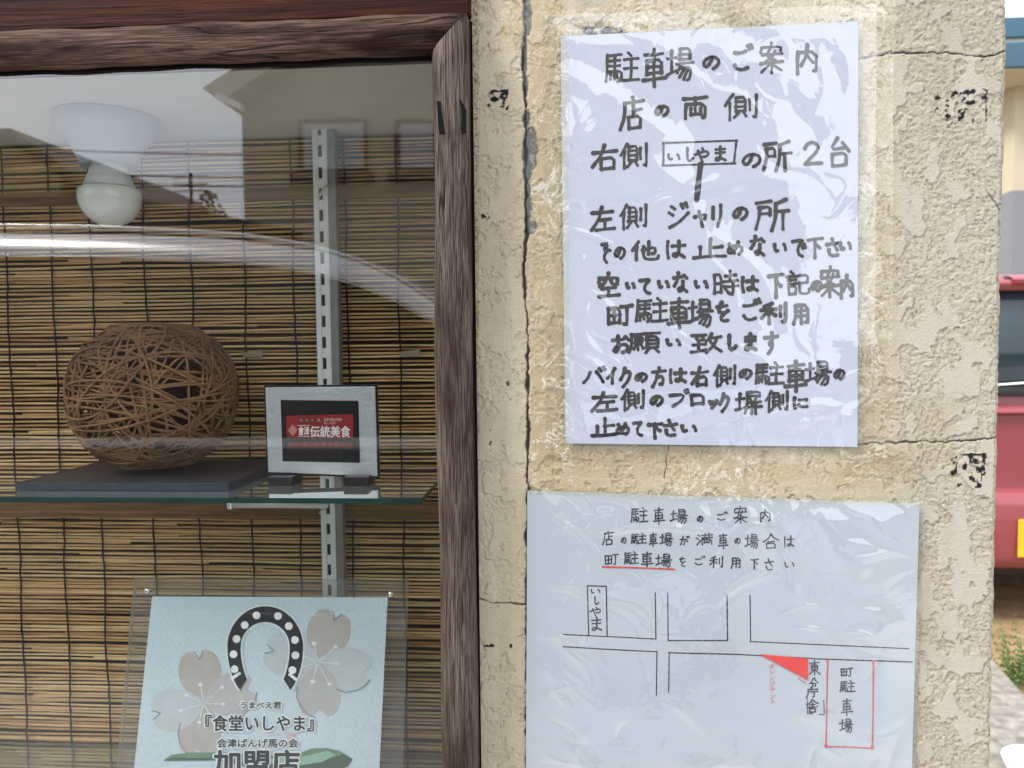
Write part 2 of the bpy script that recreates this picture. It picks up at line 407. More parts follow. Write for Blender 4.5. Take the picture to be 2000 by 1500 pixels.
# ------------------------------------------------------------------ stucco wall with its relief
XR = P(1953, 700, 0).x
XL = P(926, 700, 0).x - .003
def build_wall():
    step = .00092
    z0, z1 = P(1400, 1560, 0).z, P(1400, -70, 0).z
    rc = .005
    s_end = XR - XL + math.pi / 2 * rc + .06
    cols = np.arange(0, s_end, step); rows = np.arange(z0, z1, step)
    s, z = np.meshgrid(cols, rows)
    flat = XR - rc - XL
    t = np.clip((s - flat) / rc, 0, math.pi / 2)
    x = XL + np.minimum(s, flat) + rc * np.sin(t)
    y = rc * (1 - np.cos(t)) + np.maximum(0, s - flat - rc * math.pi / 2)
    nx = np.sin(t); ny = -np.cos(t)
    u, v = pix(x, y, z)
    # knock-down relief: flat plateaus among crinkled hollows
    wx = s + .006 * fbm(s, z, .009, 3, 50) + .010 * fbm(s, z, .03, 2, 60); wz = z + .006 * fbm(s, z, .009, 3, 70) + .010 * fbm(s, z, .03, 2, 80)
    big = fbm(wx, wz * .8, .017, 3, 1, .55)
    bias = np.where(u < 1030, .04, -.01) - .075 * ss(u, 1690, 1780)
    plat = ss(big + bias, -.03, .02)
    rid = 1 - np.abs(fbm(wx, wz, .0048, 3, 9, .6)) * 7
    cr = np.clip(rid, -.6, 1)
    rim = np.exp(-((big + bias) / .022) ** 2)
    hgt = .0006 * plat + (1 - plat) * (.00045 * cr + .0009 * fbm(s, z, .0035, 3, 21)) + .0004 * rim + .0010 * fbm(s, z, .08, 2, 31)
    hgt += plat * .00012 * fbm(s, z, .004, 3, 33)
    # edge of the wall worn
    hgt += np.where(t > .1, .0025 * fbm(s, z, .02, 4, 41) , 0)
    # cracks (pixel polylines)
    crack = np.zeros_like(s); 
    def poly(pts, wd, dep, seed, wob=3.0, w2=None):
        nonlocal crack, hgt
        pts = np.array(pts, float)
        vert = abs(pts[-1, 1] - pts[0, 1]) > abs(pts[-1, 0] - pts[0, 0])
        if vert:
            c = np.interp(v, pts[:, 1], pts[:, 0]); dd = np.abs(u - c - wob * 2 * fbm(v, v * 0, 14, 4, seed)); inside = (v > pts[0, 1]) & (v < pts[-1, 1])
            wv = wd * (1 + 1.6 * np.clip(fbm(v, v * 0, 30, 3, seed + 3) * 2, -.4, 1))
        else:
            c = np.interp(u, pts[:, 0], pts[:, 1]); dd = np.abs(v - c - wob * 2 * fbm(u, u * 0, 14, 4, seed)); inside = (u > pts[0, 0]) & (u < pts[-1, 0])
            wv = wd * (1 + 1.3 * np.clip(fbm(u, u * 0, 30, 3, seed + 3) * 2, -.6, 1))
        k = ss(-dd, -wv * 1.25, -wv * .55) * inside
        crack = np.maximum(crack, k); hgt = hgt - dep * k
    poly([(1026, -60), (1025, 60), (1021, 110), (1026, 200), (1025, 330), (1029, 450), (1022, 520), (1030, 620), (1031, 960), (1030, 1160), (1029, 1560)], 2.6, .003, 90, 4.0)
    poly([(934, 1168), (960, 1177), (1000, 1178), (1028, 1181)], 1.7, .0012, 92, 2)
    poly([(1670, 118), (1740, 103), (1850, 103), (1895, 108), (1925, 112), (1972, 98)], 1.7, .0012, 94, 3)
    poly([(1670, 868), (1780, 862), (1880, 862), (1900, 860), (1950, 856)], 1.5, .0012, 96, 4)
    poly([(1040, 370), (1070, 364), (1100, 357)], .9, .0006, 97, 2)
    poly([(1306, 868), (1302, 900), (1298, 935)], .8, .0006, 98, 3)
    poly([(1888, 330), (1908, 345), (1960, 420)], .8, .0005, 99, 3)
    # bare cement where render has fallen out along the crack
    cem = np.zeros_like(s)
    def blob(cx, cy, rx, ry, k=.5, seed=0):
        q = ((u - cx) / rx) ** 2 + ((v - cy) / ry) ** 2 + k * 3 * fbm(u, v, 14, 4, seed)
        return ss(-q, -1.1, -.85)
    for a_ in ((1030, 30, 9, 40), (1024, 110, 6, 55), (1028, 232, 8, 16), (1036, 292, 15, 42), (1031, 330, 9, 30), (1031, 370, 7, 18), (1032, 410, 7, 28), (1038, 445, 11, 14), (1026, 170, 5, 25)):
        cem = np.maximum(cem, blob(*a_, .35, 5))
    cem = cem * (u > 1016); hgt = hgt * (1 - cem * .9) - .0016 * cem + cem * .0006 * fbm(s, z, .004, 3, 77)
    # black residue
    mk = np.zeros_like(s)
    def marks(u0, v0, u1, v1, thr, sc, seed):
        nonlocal mk
        inside = ss(u, u0 - 4, u0 + 4) * ss(-u, -u1 - 4, -u1 + 4) * ss(v, v0 - 4, v0 + 4) * ss(-v, -v1 - 4, -v1 + 4)
        n_ = fbm(u, v, sc, 3, seed) + .12 * (hgt * 1000 - .5)
        mk = np.maximum(mk, ss(n_ * inside, thr, thr + .03))
    marks(1860, 175, 1928, 205, .035, 10, 201); marks(1822, 175, 1870, 250, .10, 10, 202); marks(1870, 205, 1928, 245, .12, 9, 203)
    marks(1855, 885, 1926, 906, .03, 12, 204); marks(1850, 900, 1925, 980, .14, 12, 205)
    marks(1140, 55, 1225, 68, .0, 14, 206); marks(1640, 32, 1672, 42, .0, 9, 216)
    marks(950, 175, 995, 215, .11, 12, 207); marks(935, 418, 955, 428, .03, 9, 208); marks(945, 825, 960, 905, .14, 12, 209); marks(945, 1258, 1000, 1264, .06, 10, 210); marks(960, 742, 1000, 785, .15, 8, 211)
    for a_ in ((966, 194, 9, 5), (980, 188, 5, 7), (984, 200, 3, 6), (955, 206, 3, 3), (981, 209, 5, 1.5), (943, 421, 5, 4), (1926, 192, 1.6, 13), (1926, 215, 1.6, 9), (1922, 897, 1.5, 12), (1898, 888, 24, 1.8), (1916, 930, 1.3, 10), (951, 1261, 7, 2)):
        mk = np.maximum(mk, blob(*a_, .4, 8))
    mk *= 1 - cem
    # stains
    glue = np.zeros_like(s)
    def area(u0, v0, u1, v1, a, soft=14, seed=0):
        nonlocal glue
        wv = 10 * fbm(u, v, 60, 3, seed)
        i_ = ss(u + wv, u0 - soft, u0 + soft) * ss(-u + wv, -u1 - soft, -u1 + soft) * ss(v + wv, v0 - soft, v0 + soft) * ss(-v + wv, -v1 - soft, -v1 + soft)
        glue = np.maximum(glue, a * i_ * np.clip(.75 + 1.3 * fbm(u, v, 60, 4, seed + 1), 0, 1.2))
    area(1034, -60, 1110, 960, .8, 6, 300); area(1660, 380, 1760, 900, .55, 10, 302); area(1030, 880, 1800, 960, .65, 8, 304)
    area(975, 920, 1026, 1560, .8, 5, 306); area(1660, 780, 1868, 930, .75, 8, 308); area(932, -60, 1026, 900, .28, 10, 310); area(1660, 0, 1700, 520, .3, 8, 312)
    area(1840, 980, 1860, 1150, .7, 8, 314); area(1780, 1000, 1815, 1560, .5, 10, 316)
    glue = np.clip(glue, 0, 1)
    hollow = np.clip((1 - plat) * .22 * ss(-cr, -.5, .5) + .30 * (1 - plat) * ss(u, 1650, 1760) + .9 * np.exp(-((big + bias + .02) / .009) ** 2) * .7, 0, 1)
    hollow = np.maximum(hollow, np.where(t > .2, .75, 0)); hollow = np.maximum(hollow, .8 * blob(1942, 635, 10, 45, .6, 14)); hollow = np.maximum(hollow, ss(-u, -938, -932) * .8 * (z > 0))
    grey = ss(u, 1640, 1790) * .9 + ss(u, 935, 1000) * 0
    nv = s.size; co = np.empty((nv, 3), np.float32)
    co[:, 0] = (x + nx * hgt).ravel(); co[:, 1] = (y + ny * hgt).ravel(); co[:, 2] = z.ravel()
    nr, nc = s.shape
    idx = np.arange(nv, dtype=np.int32).reshape(nr, nc)
    q = np.stack([idx[:-1, :-1], idx[:-1, 1:], idx[1:, 1:], idx[1:, :-1]], -1).reshape(-1, 4)
    me = bpy.data.meshes.new('stucco_face'); me.vertices.add(nv); me.vertices.foreach_set('co', co.ravel())
    me.loops.add(q.size); me.loops.foreach_set('vertex_index', q.ravel()); me.polygons.add(len(q))
    me.polygons.foreach_set('loop_start', np.arange(0, q.size, 4, dtype=np.int32)); me.polygons.foreach_set('loop_total', np.full(len(q), 4, np.int32))
    me.polygons.foreach_set('use_smooth', np.ones(len(q), bool)); me.update(calc_edges=True)
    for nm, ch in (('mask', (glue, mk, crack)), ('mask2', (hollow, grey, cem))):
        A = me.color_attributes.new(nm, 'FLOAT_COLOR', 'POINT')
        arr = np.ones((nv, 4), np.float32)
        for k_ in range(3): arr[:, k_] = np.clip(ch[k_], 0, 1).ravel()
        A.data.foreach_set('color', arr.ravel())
    return me, z0, z1
wall = thing('stucco_wall', 'cracked beige stucco wall to the right of the wooden window frame', 'wall', (XL, 0, 0))
me, WZ0, WZ1 = build_wall()
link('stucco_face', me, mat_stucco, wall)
box('wall_body', (XL, .004, 0), (XR - .004, .30, 3.0), mat_stucco, wall)
box('lower_wall', (XL, -.0012, 0), (XR, .004, WZ0 - .0005), mat_stucco, wall)
box('upper_wall', (XL, -.0012, WZ1 + .0005), (XR, .004, 3.0), mat_stucco, wall)

# ------------------------------------------------------------------ window frame
frame = thing('window_frame', 'weathered dark brown wooden frame round the shop display window', 'window frame', (P(890, 1500, 0).x, 0, .2))
YF = -.03                                   # front face of the frame
XFL = -1.25
pa, pb = P(850, 700, YF).x, P(919, 700, YF).x
zin = P(848, 98, YF).z; zout = P(915, 19, YF).z     # miter, inner and outer corner
def moulding(name, xs, mat, parent, prof, axis):
    pass
# post: cross-section in x,y with rounded front edges, mitred top
def post_mesh():
    prof = [(pa, GY + .010), (pa, YF + .006), (pa + .002, YF + .002), (pa + .006, YF), (pb - .010, YF - .0005), (pb - .004, YF + .003), (pb - .001, YF + .008), (pb + .0005, 0.006)]
    V = []; Fc = []; n = len(prof)
    zs = list(np.linspace(.25, 1, 50))
    for kk, q in enumerate(zs):
        for (x, y) in prof:
            top = zin + (min(max(x, pa), pb) - pa) / (pb - pa) * (zout - zin)
            z = .2 + (top - .2) * (q - .25) / .75
            V.append((x + .0011 * math.sin(q * 31 + y * 90) + .0008 * math.sin(q * 13.7), y, z))
    for i in range(len(zs) - 1):
        for k in range(n - 1): Fc.append((i * n + k, i * n + k + 1, (i + 1) * n + k + 1, (i + 1) * n + k))
        Fc.append((i * n + n - 1, i * n, (i + 1) * n, (i + 1) * n + n - 1))
    Fc.append(tuple((len(zs) - 1) * n + k for k in range(n)))
    return V, Fc
V, Fc = post_mesh(); o = mesh('post', V, Fc, mat_post, frame, True); props(o, 'grey weathered upright with dark knots')
def header_mesh():
    # front lower edge zin .. upper edge zout, mitred to the post
    prof = [(GY + .010, zin + .001), (YF + .006, zin), (YF + .002, zin + .002), (YF, zin + .006), (YF - .0003, zout - .006), (YF + .002, zout - .002), (YF + .006, zout), (.006, zout + .001)]
    V = []; Fc = []; n = len(prof); m_ = 60
    for i in range(m_ + 1):
        q = i / m_
        for (y, z) in prof:
            end = pa + (min(max(z, zin), zout) - zin) / (zout - zin) * (pb - pa) - .0006
            x = XFL + (end - XFL) * q
            V.append((x, y, z + .0008 * math.sin(q * 37 + y * 90) + (.0006 * math.sin(q * 90))))
    for i in range(m_):
        for k in range(n - 1): Fc.append((i * n + k, i * n + k + 1, (i + 1) * n + k + 1, (i + 1) * n + k))
        Fc.append((i * n + n - 1, i * n, (i + 1) * n, (i + 1) * n + n - 1))
    Fc.append(tuple(m_ * n + k for k in range(n)))
    return V, Fc
V, Fc = header_mesh(); o = mesh('header_rail', V, Fc, mat_header, frame, True); props(o, 'red brown head rail with pale scuffs along the grain')
box('head_gap_strip', (XFL, YF + .030, zin - .0016), (pa + .004, GY - .002, zin + .0006), mat_dark, frame)  # black strip stands in for the dark gap under the head rail
o = box('lintel_board', (XFL, -.016, zout + .0025), (P(917, 10, -.016).x, .02, zout + .34), mat_lintel, frame, .002)
props(o, 'reddish brown board above the head rail')
box('seam', (XFL, -.004, zout + .0004), (pb - .002, .010, zout + .003), mat_dark, frame)
box('post_edge_strip', (pb + .0002, -.004, .25), (pb + .0022, .004, zout), mat_dark, frame)  # thin dark strip between post and stucco
PZ0 = .55
pn = box('glass_pane', (XFL, GY, PZ0), (pa + .006, GY + .005, zin + .001), mat_pane, frame)
box('bottom_rail', (XFL, YF, PZ0 - .07), (pa - .001, GY + .012, PZ0), mat_header, frame, .002)

for pts in (((853, 196), (861, 199), (863, 225), (870, 262), (858, 262), (855, 230)), ((897, 191), (905, 203), (911, 215), (910, 250), (912, 258), (904, 261), (901, 252), (904, 226))):
    slab('paint_patch', [P(u, v, YF - .0004) for u, v in pts], (0, .0014, 0), mat_black0, frame)
slab('pale_patch', [P(u, v, YF - .0003) for u, v in ((888, 322), (894, 321), (898, 335), (896, 357), (889, 354))], (0, .0014, 0), simple('grey filler', (.14, .13, .15), .7), frame)

# ------------------------------------------------------------------ display cabinet
ZC = EYE.z + .295                              # cabinet ceiling
YB = .312                                      # blind
CXR = pa + .02
cab = thing('display_cabinet', 'shallow wooden display case behind the window glass', 'display case', (-.6, .15, .5))
box('ceiling_board', (XFL, GY + .007, ZC), (CXR, .36, ZC + .012), mat_ceil, cab)
box('back_panel', (XFL, YB + .012, .48), (CXR, YB + .03, ZC), mat_backpanel, cab)
box('floor_board', (XFL, GY + .007, .46), (CXR, YB + .03, .478), mat_side, cab)
box('side_panel', (CXR, GY + .012, .46), (CXR + .012, .36, ZC + .012), mat_side, cab)
box('side_panel', (XFL - .012, GY + .012, .46), (XFL, .36, ZC + .012), mat_side, cab)
box('shop_front_panel', (XFL, GY + .007, .0), (CXR, .3, .458), mat_side, cab)
YBT = YB - .014
for (va, vb) in ((366, 391), (984, 1014)):
    za, zb = P(500, va, YBT).z, P(500, vb, YBT).z
    box('batten', (XFL + .002, YBT, zb), (CXR - .001, YBT + .008, za), mat_batten, cab, .0008)

# ------------------------------------------------------------------ reed blind
blind = thing('reed_blind', 'split reed blind hanging across the back of the display case', 'blind', (-.5, YB, ZC - .004))
top = ZC - .006; pitch = .00560; nrow = int((top - .5) / pitch)
LEN = CXR - XFL - .01
protos = []
for k in range(34):
    V = []; Fc = []; n = 5; seg = 26
    half = k >= 14
    L = LEN * (random.uniform(.52, .74) if half else 1)
    r0 = random.uniform(.00165, .0021); r1 = r0 * random.uniform(.75, 1.0)
    ph = random.uniform(0, 6); ph2 = random.uniform(0, 6); am = random.uniform(.0003, .0011)
    pts = []; rr = []
    for i in range(seg + 1):
        q = i / seg; x = (q - .5) * L
        pts.append(Vector((x, .0008 * math.sin(x * 17 + ph2), am * math.sin(x * 11 + ph) + am * .6 * math.sin(x * 29 + ph2))))
        rr.append((r0 + (r1 - r0) * q) * (1.12 if i % 9 == k % 9 else 1))
    tube_vf(pts, rr, n, V, Fc)
    me = bpy.data.meshes.new('reed'); me.from_pydata([tuple(v) for v in V], [], Fc)
    me.polygons.foreach_set('use_smooth', [True] * len(me.polygons)); me.materials.append(mat_reed); protos.append((me, L))
nreed = 0; z = top
def reed(me, x, y, zz_, tilt):
    global nreed
    o = bpy.data.objects.new('reed', me); C.objects.link(o); o.parent = blind
    o.location = Vector((x, y, zz_)) - blind.location
    o.rotation_euler = (random.choice((0, math.pi)), tilt, 0); nreed += 1
XM = (XFL + CXR) / 2
while z > .5 and nreed < 296:
    j_ = lambda s_: random.gauss(0, s_)
    if random.random() < .45:
        reed(protos[random.randrange(14)][0], XM, YB + random.uniform(-.001, .002), z + j_(.0004), j_(.0010))
    else:                                         # two culms share the row, overlapping a little
        a_, b_ = random.sample(protos[14:], 2)
        reed(a_[0], XFL + .006 + a_[1] / 2, YB + random.uniform(-.001, .0015), z + j_(.0005), j_(.0013))
        reed(b_[0], CXR - .006 - b_[1] / 2, YB + random.uniform(.0, .0022), z + j_(.0007), j_(.0016))
    z -= pitch * random.uniform(.90, 1.10) + (.0022 if random.random() < .05 else 0)
for u in (-235, -150, -62, 25, 114, 190, 293, 383, 485, 581, 683, 783, 862):
    x = P(u, 700, YB).x; pts = []; zz = top + .003; ph = random.random() * 9
    if x > CXR - .005: continue
    while zz > .49:
        pts.append(Vector((x + .0012 * math.sin(zz * 31 + ph) + random.uniform(-.0008, .0008) + (1.3 - zz) * .002, YB - .0052 + random.uniform(-.0007, .0007), zz))); zz -= .012
    rr = [.00115 + .0004 * (i % 2) for i in range(len(pts))]
    tube('cord', pts, rr, mat_cord, blind, 5)
for (u, v, w_) in ((-60, 0, 0), (493, 691, 38), (800, 690, 40)):
    if w_:
        a, b = P(u - w_ / 2, v - 8, YB - .008), P(u + w_ / 2, v + 7, YB - .008)
        bm = bmesh.new(); pp = []
        for (x, z_) in ((a.x, b.z), (b.x, b.z + .001), (b.x, a.z), (a.x + .006, a.z - .003), (a.x - .001, a.z - .004)): pp.append((x, YB - .0075, z_))
        slab('tape_patch', pp, (0, .0008, 0), mat_tag, blind)

# ------------------------------------------------------------------ slotted upright
YR = YB - .030
rail = thing('slotted_upright', 'white slotted metal shelf upright on the blind', 'shelf rail', (P(630, 700, YR).x, YR, .5))
xa, xb, xc = P(617, 600, YR).x, P(645, 600, YR).x, P(660, 600, YR).x
zt = P(630, 246, YR).z; zbm = .5
pxw = (xb - xa)
box('front_flange', (xa, YR, zbm), (xa + pxw * .36, YR + .014, zt), mat_alu, rail, .0005)
box('front_flange', (xb - pxw * .36, YR, zbm), (xb, YR + .014, zt), mat_alu, rail, .0005)
box('channel_side', (xb + .0002, YR + .001, zbm), (xc, YR + .0155, zt - .001), mat_alu_side, rail)
box('slot_backing', (xa + pxw * .36, YR + .004, zbm), (xb - pxw * .36, YR + .012, zt), mat_slot, rail)
zz = zt - .012
sp_ = .0290
while zz > zbm + .02:
    box('bridge', (xa + pxw * .36 - .0001, YR + .0012, zz - .0135), (xb - pxw * .36 + .0001, YR + .003, zz), mat_alu, rail); zz -= sp_
hk = P(622, 383, YR - .004)
tube('hook', [hk + Vector((0, 0, -.002)), hk + Vector((.004, 0, .004)), hk + Vector((.010, 0, .013)), hk + Vector((.016, .004, .017))], .0016, mat_chrome, rail)
# light cap on top of the rail
cpt = P(652, 232, YR)
lathe('rail_cap', (cpt.x - .004, YR + .012, zt + .001), [(.010, 0), (.016, .001), (.026, .006), (.026, .008)], mat_mount, rail, 28)
tube('hook', [P(623, 1003, YR - .004), P(630, 996, YR - .004), P(640, 985, YR - .004)], .0018, mat_chrome, rail)

# ------------------------------------------------------------------ glass shelves
def shelf(name, label, zs_top, xr, yf, thick=.006):
    t = thing(name, label, 'shelf', (-.5, .17, zs_top - thick), None)
    a = Vector((XFL + .002, yf, zs_top - thick)); b = Vector((xr, YB - .032, zs_top))
    o = box('glass_top', a, b, [mat_shelf, mat_shelf_edge], t)
    for p in o.data.polygons:
        if abs(p.normal.z) < .5: p.material_index = 1
    return t
YS = .058
ZS = P(400, 972, YS).z
XS = P(822, 975, YS).x
shelf('glass_shelf', 'long glass shelf with green edge under the twine ball', ZS, XS, YS)
YS2 = .035; ZS2 = P(200, 1452, YB - .03).z
shelf('glass_shelf', 'lower glass shelf that the acrylic stand rests on', ZS2, CXR - .004, YS2)
br = thing('shelf_reflection', 'made-up pale bracket rod under the glass shelf', 'reflection', (P(447, 989, YS + .03).x, YS + .03, ZS - .012))  # rod added to stand in for a reflection in the shelf glass
a, b = P(447, 988, YS + .012), P(640, 991, YS + .012)
a.z = b.z = ZS - .0105
tube('rod', [a, b], .0035, mat_acrylic_edge, br, 10)
lathe('end_cap', (a.x, a.y, a.z), [(.0035, -.001), (.0052, 0), (.0052, .004), (.004, .005)], mat_chrome, br, 20, 'X')

# ------------------------------------------------------------------ lamp
YL = .20
bc = P(215, 395, YL)
def at_v(v, u=215): return P(u, v, YL).z
lamp = thing('ceiling_lamp', 'white bulb in a pale blue round holder on the display case ceiling', 'lamp', (bc.x, YL, ZC))
R0 = .86 * (P(320, 205, YL).x - P(108, 205, YL).x) / 2
zt = ZC - .0006
zn = at_v(303); 
lathe('lamp_holder', (bc.x, YL, 0), [(R0 * .97, zt), (R0, zt - .002), (R0, zt - .014), (R0 * .97, zt - .018), (R0 * .78, zt - .030), (R0 * .62, zt - .046), (R0 * .53, zt - .062), (R0 * .47, zn + .004), (R0 * .43, zn - .001)], mat_mount, lamp, 64)
rb = 1.0 * (P(271, 395, YL).x - P(160, 395, YL).x) / 2
zb = at_v(443); zc = zb + rb
zj = at_v(366)
cn = rb * .46
bulb = lathe('light_bulb', (bc.x, YL, 0), [(cn, zn - .0012), (cn * 1.05, zn - .006), (cn * 1.35, zn - (zn - zj) * .55), (rb * .80, zj + .001), (rb * .80, zj)], mat_bulbneck, lamp, 48)
pr = [(rb * .80, zj - .0002)]
for k in range(26):
    an = math.radians(70 - k * (70 + 88) / 25)
    if zc + rb * math.sin(an) < zj - .001: pr.append((rb * math.cos(an), zc + rb * math.sin(an)))
g_ = lathe('bulb_globe', (bc.x, YL, 0), pr, mat_globe, lamp, 48)

# ------------------------------------------------------------------ slate board and twine ball
YBF = .075
bz = ZS
ba = PZ(30, 942, bz + .009); bb = PZ(445, 946, bz + .009)
BF = (ba.y + bb.y) / 2
BF = max(BF, YS + .008)
x0 = P(30, 940, BF).x; x1 = P(446, 940, BF).x
slb = thing('slate_board', 'thin dark slate board under the twine ball', 'board', ((x0 + x1) / 2, BF + .08, bz))
o = box('board', (x0, BF, bz + .0005), (x1, BF + .185, bz + .0095), [mat_board, mat_boardedge], slb, .0008)
for p in o.data.polygons:
    if p.normal.z < .5: p.material_index = 1
YBALL = BF + .1
bcn = P(303, 782, YBALL); rx = .91 * (P(460, 782, YBALL).x - P(133, 782, YBALL).x) / 2
zlow = bz + .0097; zhi = P(297, 624, YBALL).z
ball = thing('twine_ball', 'round openwork ball of brown twine on the slate board', 'ornament', (bcn.x, YBALL, zlow))
rz = (zhi - zlow) / 2; bcc = Vector((bcn.x, YBALL, zlow + rz))
V = []; Fc = []
def strand(nrm, off, rad, jit, r_t):
    nrm.normalize(); a = nrm.orthogonal().normalized(); b = nrm.cross(a)
    n_ = 54; ph = [random.uniform(0, 6.3) for _ in range(4)]; pts = []
    cr_ = math.sqrt(max(.02, 1 - off * off))
    for i in range(n_):
        t = 2 * math.pi * i / n_
        o_ = off + jit * math.sin(t * 2 + ph[0]) + jit * .7 * math.sin(3 * t + ph[1])
        c_ = math.sqrt(max(.02, 1 - o_ * o_))
        d = (a * math.cos(t) + b * math.sin(t)) * c_ + nrm * o_
        # squarish flattening: flatter foot and open top
        k = rad * (1 + .012 * math.sin(5 * t + ph[2]))
        hq = math.hypot(d.x, d.y); e_ = (hq ** 2.15 + abs(d.z) ** 2.15) ** (-1 / 2.15); d = d * e_
        p = Vector((d.x * rx * k, d.y * rx * k, d.z * rz * k))
        if d.z < -.9: p.z = -.93 * rz + (p.z + .93 * rz) * .3
        if d.z > .93: p.z = .93 * rz + (p.z - .93 * rz) * .2
        pts.append(bcc + p)
    tube_vf(pts, r_t, 5, V, Fc, closed=True)
for k in range(58):      # steep slanting wraps
    az = random.uniform(0, 2 * math.pi); el = random.gauss(0, .38)
    strand(Vector((math.cos(az) * math.cos(el), math.sin(az) * math.cos(el), math.sin(el))), random.gauss(0, .34), random.uniform(.95, 1.0), .05, random.uniform(.0012, .0019))
for k in range(38):
    az = random.uniform(0, 2 * math.pi); el = random.uniform(.6, 1.5)
    strand(Vector((math.cos(az) * math.cos(el), math.sin(az) * math.cos(el), math.sin(el))), random.gauss(0, .45), random.uniform(.955, 1.0), .03, random.uniform(.0012, .0017))
for k in range(28):      # dense collar round the top and foot
    s_ = 1 if k % 2 else -1
    strand(Vector((random.gauss(0, .12), random.gauss(0, .12), 1)), s_ * random.uniform(.55, .88), random.uniform(.96, 1.0), .03, random.uniform(.0012, .0017))
o = mesh('twine_wrapping', V, Fc, mat_twine, ball, True)
lathe('inner_dark_core', (bcc.x, bcc.y, bcc.z), [(.02, -.07), (.040, -.055), (.047, -.02), (.042, .02), (.03, .045)], simple('inner maroon', (.05, .02, .02), .8), ball, 24)  # dark core added to make the inside of the ball look dark

# ------------------------------------------------------------------ flat lettering helpers: drawn in pixels, laid on a plane
class Plane:
    def __init__(s, p, n): s.p = Vector(p); s.n = Vector(n).normalized()
    def at(s, u, v, lift=0.0):
        d = ray(u, v); q = s.p - s.n * 0 + s.n * lift
        t = (q - EYE).dot(s.n) / d.dot(s.n); return EYE + d * t
lift_count = [0]
def poly_on(name, plane, pts, mat, parent, lift=.0003):
    V = [plane.at(u, v, lift) for u, v in pts]
    bm = bmesh.new(); vs = [bm.verts.new(p) for p in V]; f = bm.faces.new(vs)
    bmesh.ops.triangulate(bm, faces=[f]); return reorigin(from_bm(name, bm, mat, parent))
def printed(name, text, rect, plane, mat, parent, lift=.0004, bold=0.0, slant=0.0):
    """bold is a spread in pixels: copies of the outline shifted round a circle make the strokes heavier"""
    cu = bpy.data.curves.new('t', 'FONT'); cu.body = text; cu.size = 1; cu.resolution_u = 2
    o = bpy.data.objects.new('t', cu); C.objects.link(o)
    dg = bpy.context.evaluated_depsgraph_get(); me = bpy.data.meshes.new_from_object(o.evaluated_get(dg))
    bpy.data.objects.remove(o); bpy.data.curves.remove(cu)
    n = len(me.vertices); a = np.empty(n * 3); me.vertices.foreach_get('co', a); a = a.reshape(-1, 3)
    fs = [tuple(p.vertices) for p in me.polygons]; bpy.data.meshes.remove(me)
    mn, mx_ = a.min(0), a.max(0); u0, v0, u1, v1 = rect[:4]
    V = []; Fc = []
    sh_ = [(0, 0)] + ([(bold * math.cos(k * math.pi / 4), bold * math.sin(k * math.pi / 4)) for k in range(8)] if bold else [])
    for q, (du, dv) in enumerate(sh_):
        b_ = len(V)
        for p in a:
            fx = (p[0] - mn[0]) / (mx_[0] - mn[0]); fy = (p[1] - mn[1]) / (mx_[1] - mn[1])
            V.append(plane.at(u0 + fx * (u1 - u0) + slant * fy + du, v1 + (v0 - v1) * fy + dv, lift + q * 6e-6))
        Fc += [tuple(b_ + k for k in f) for f in fs]
    return reorigin(mesh(name, V, Fc, mat, parent))

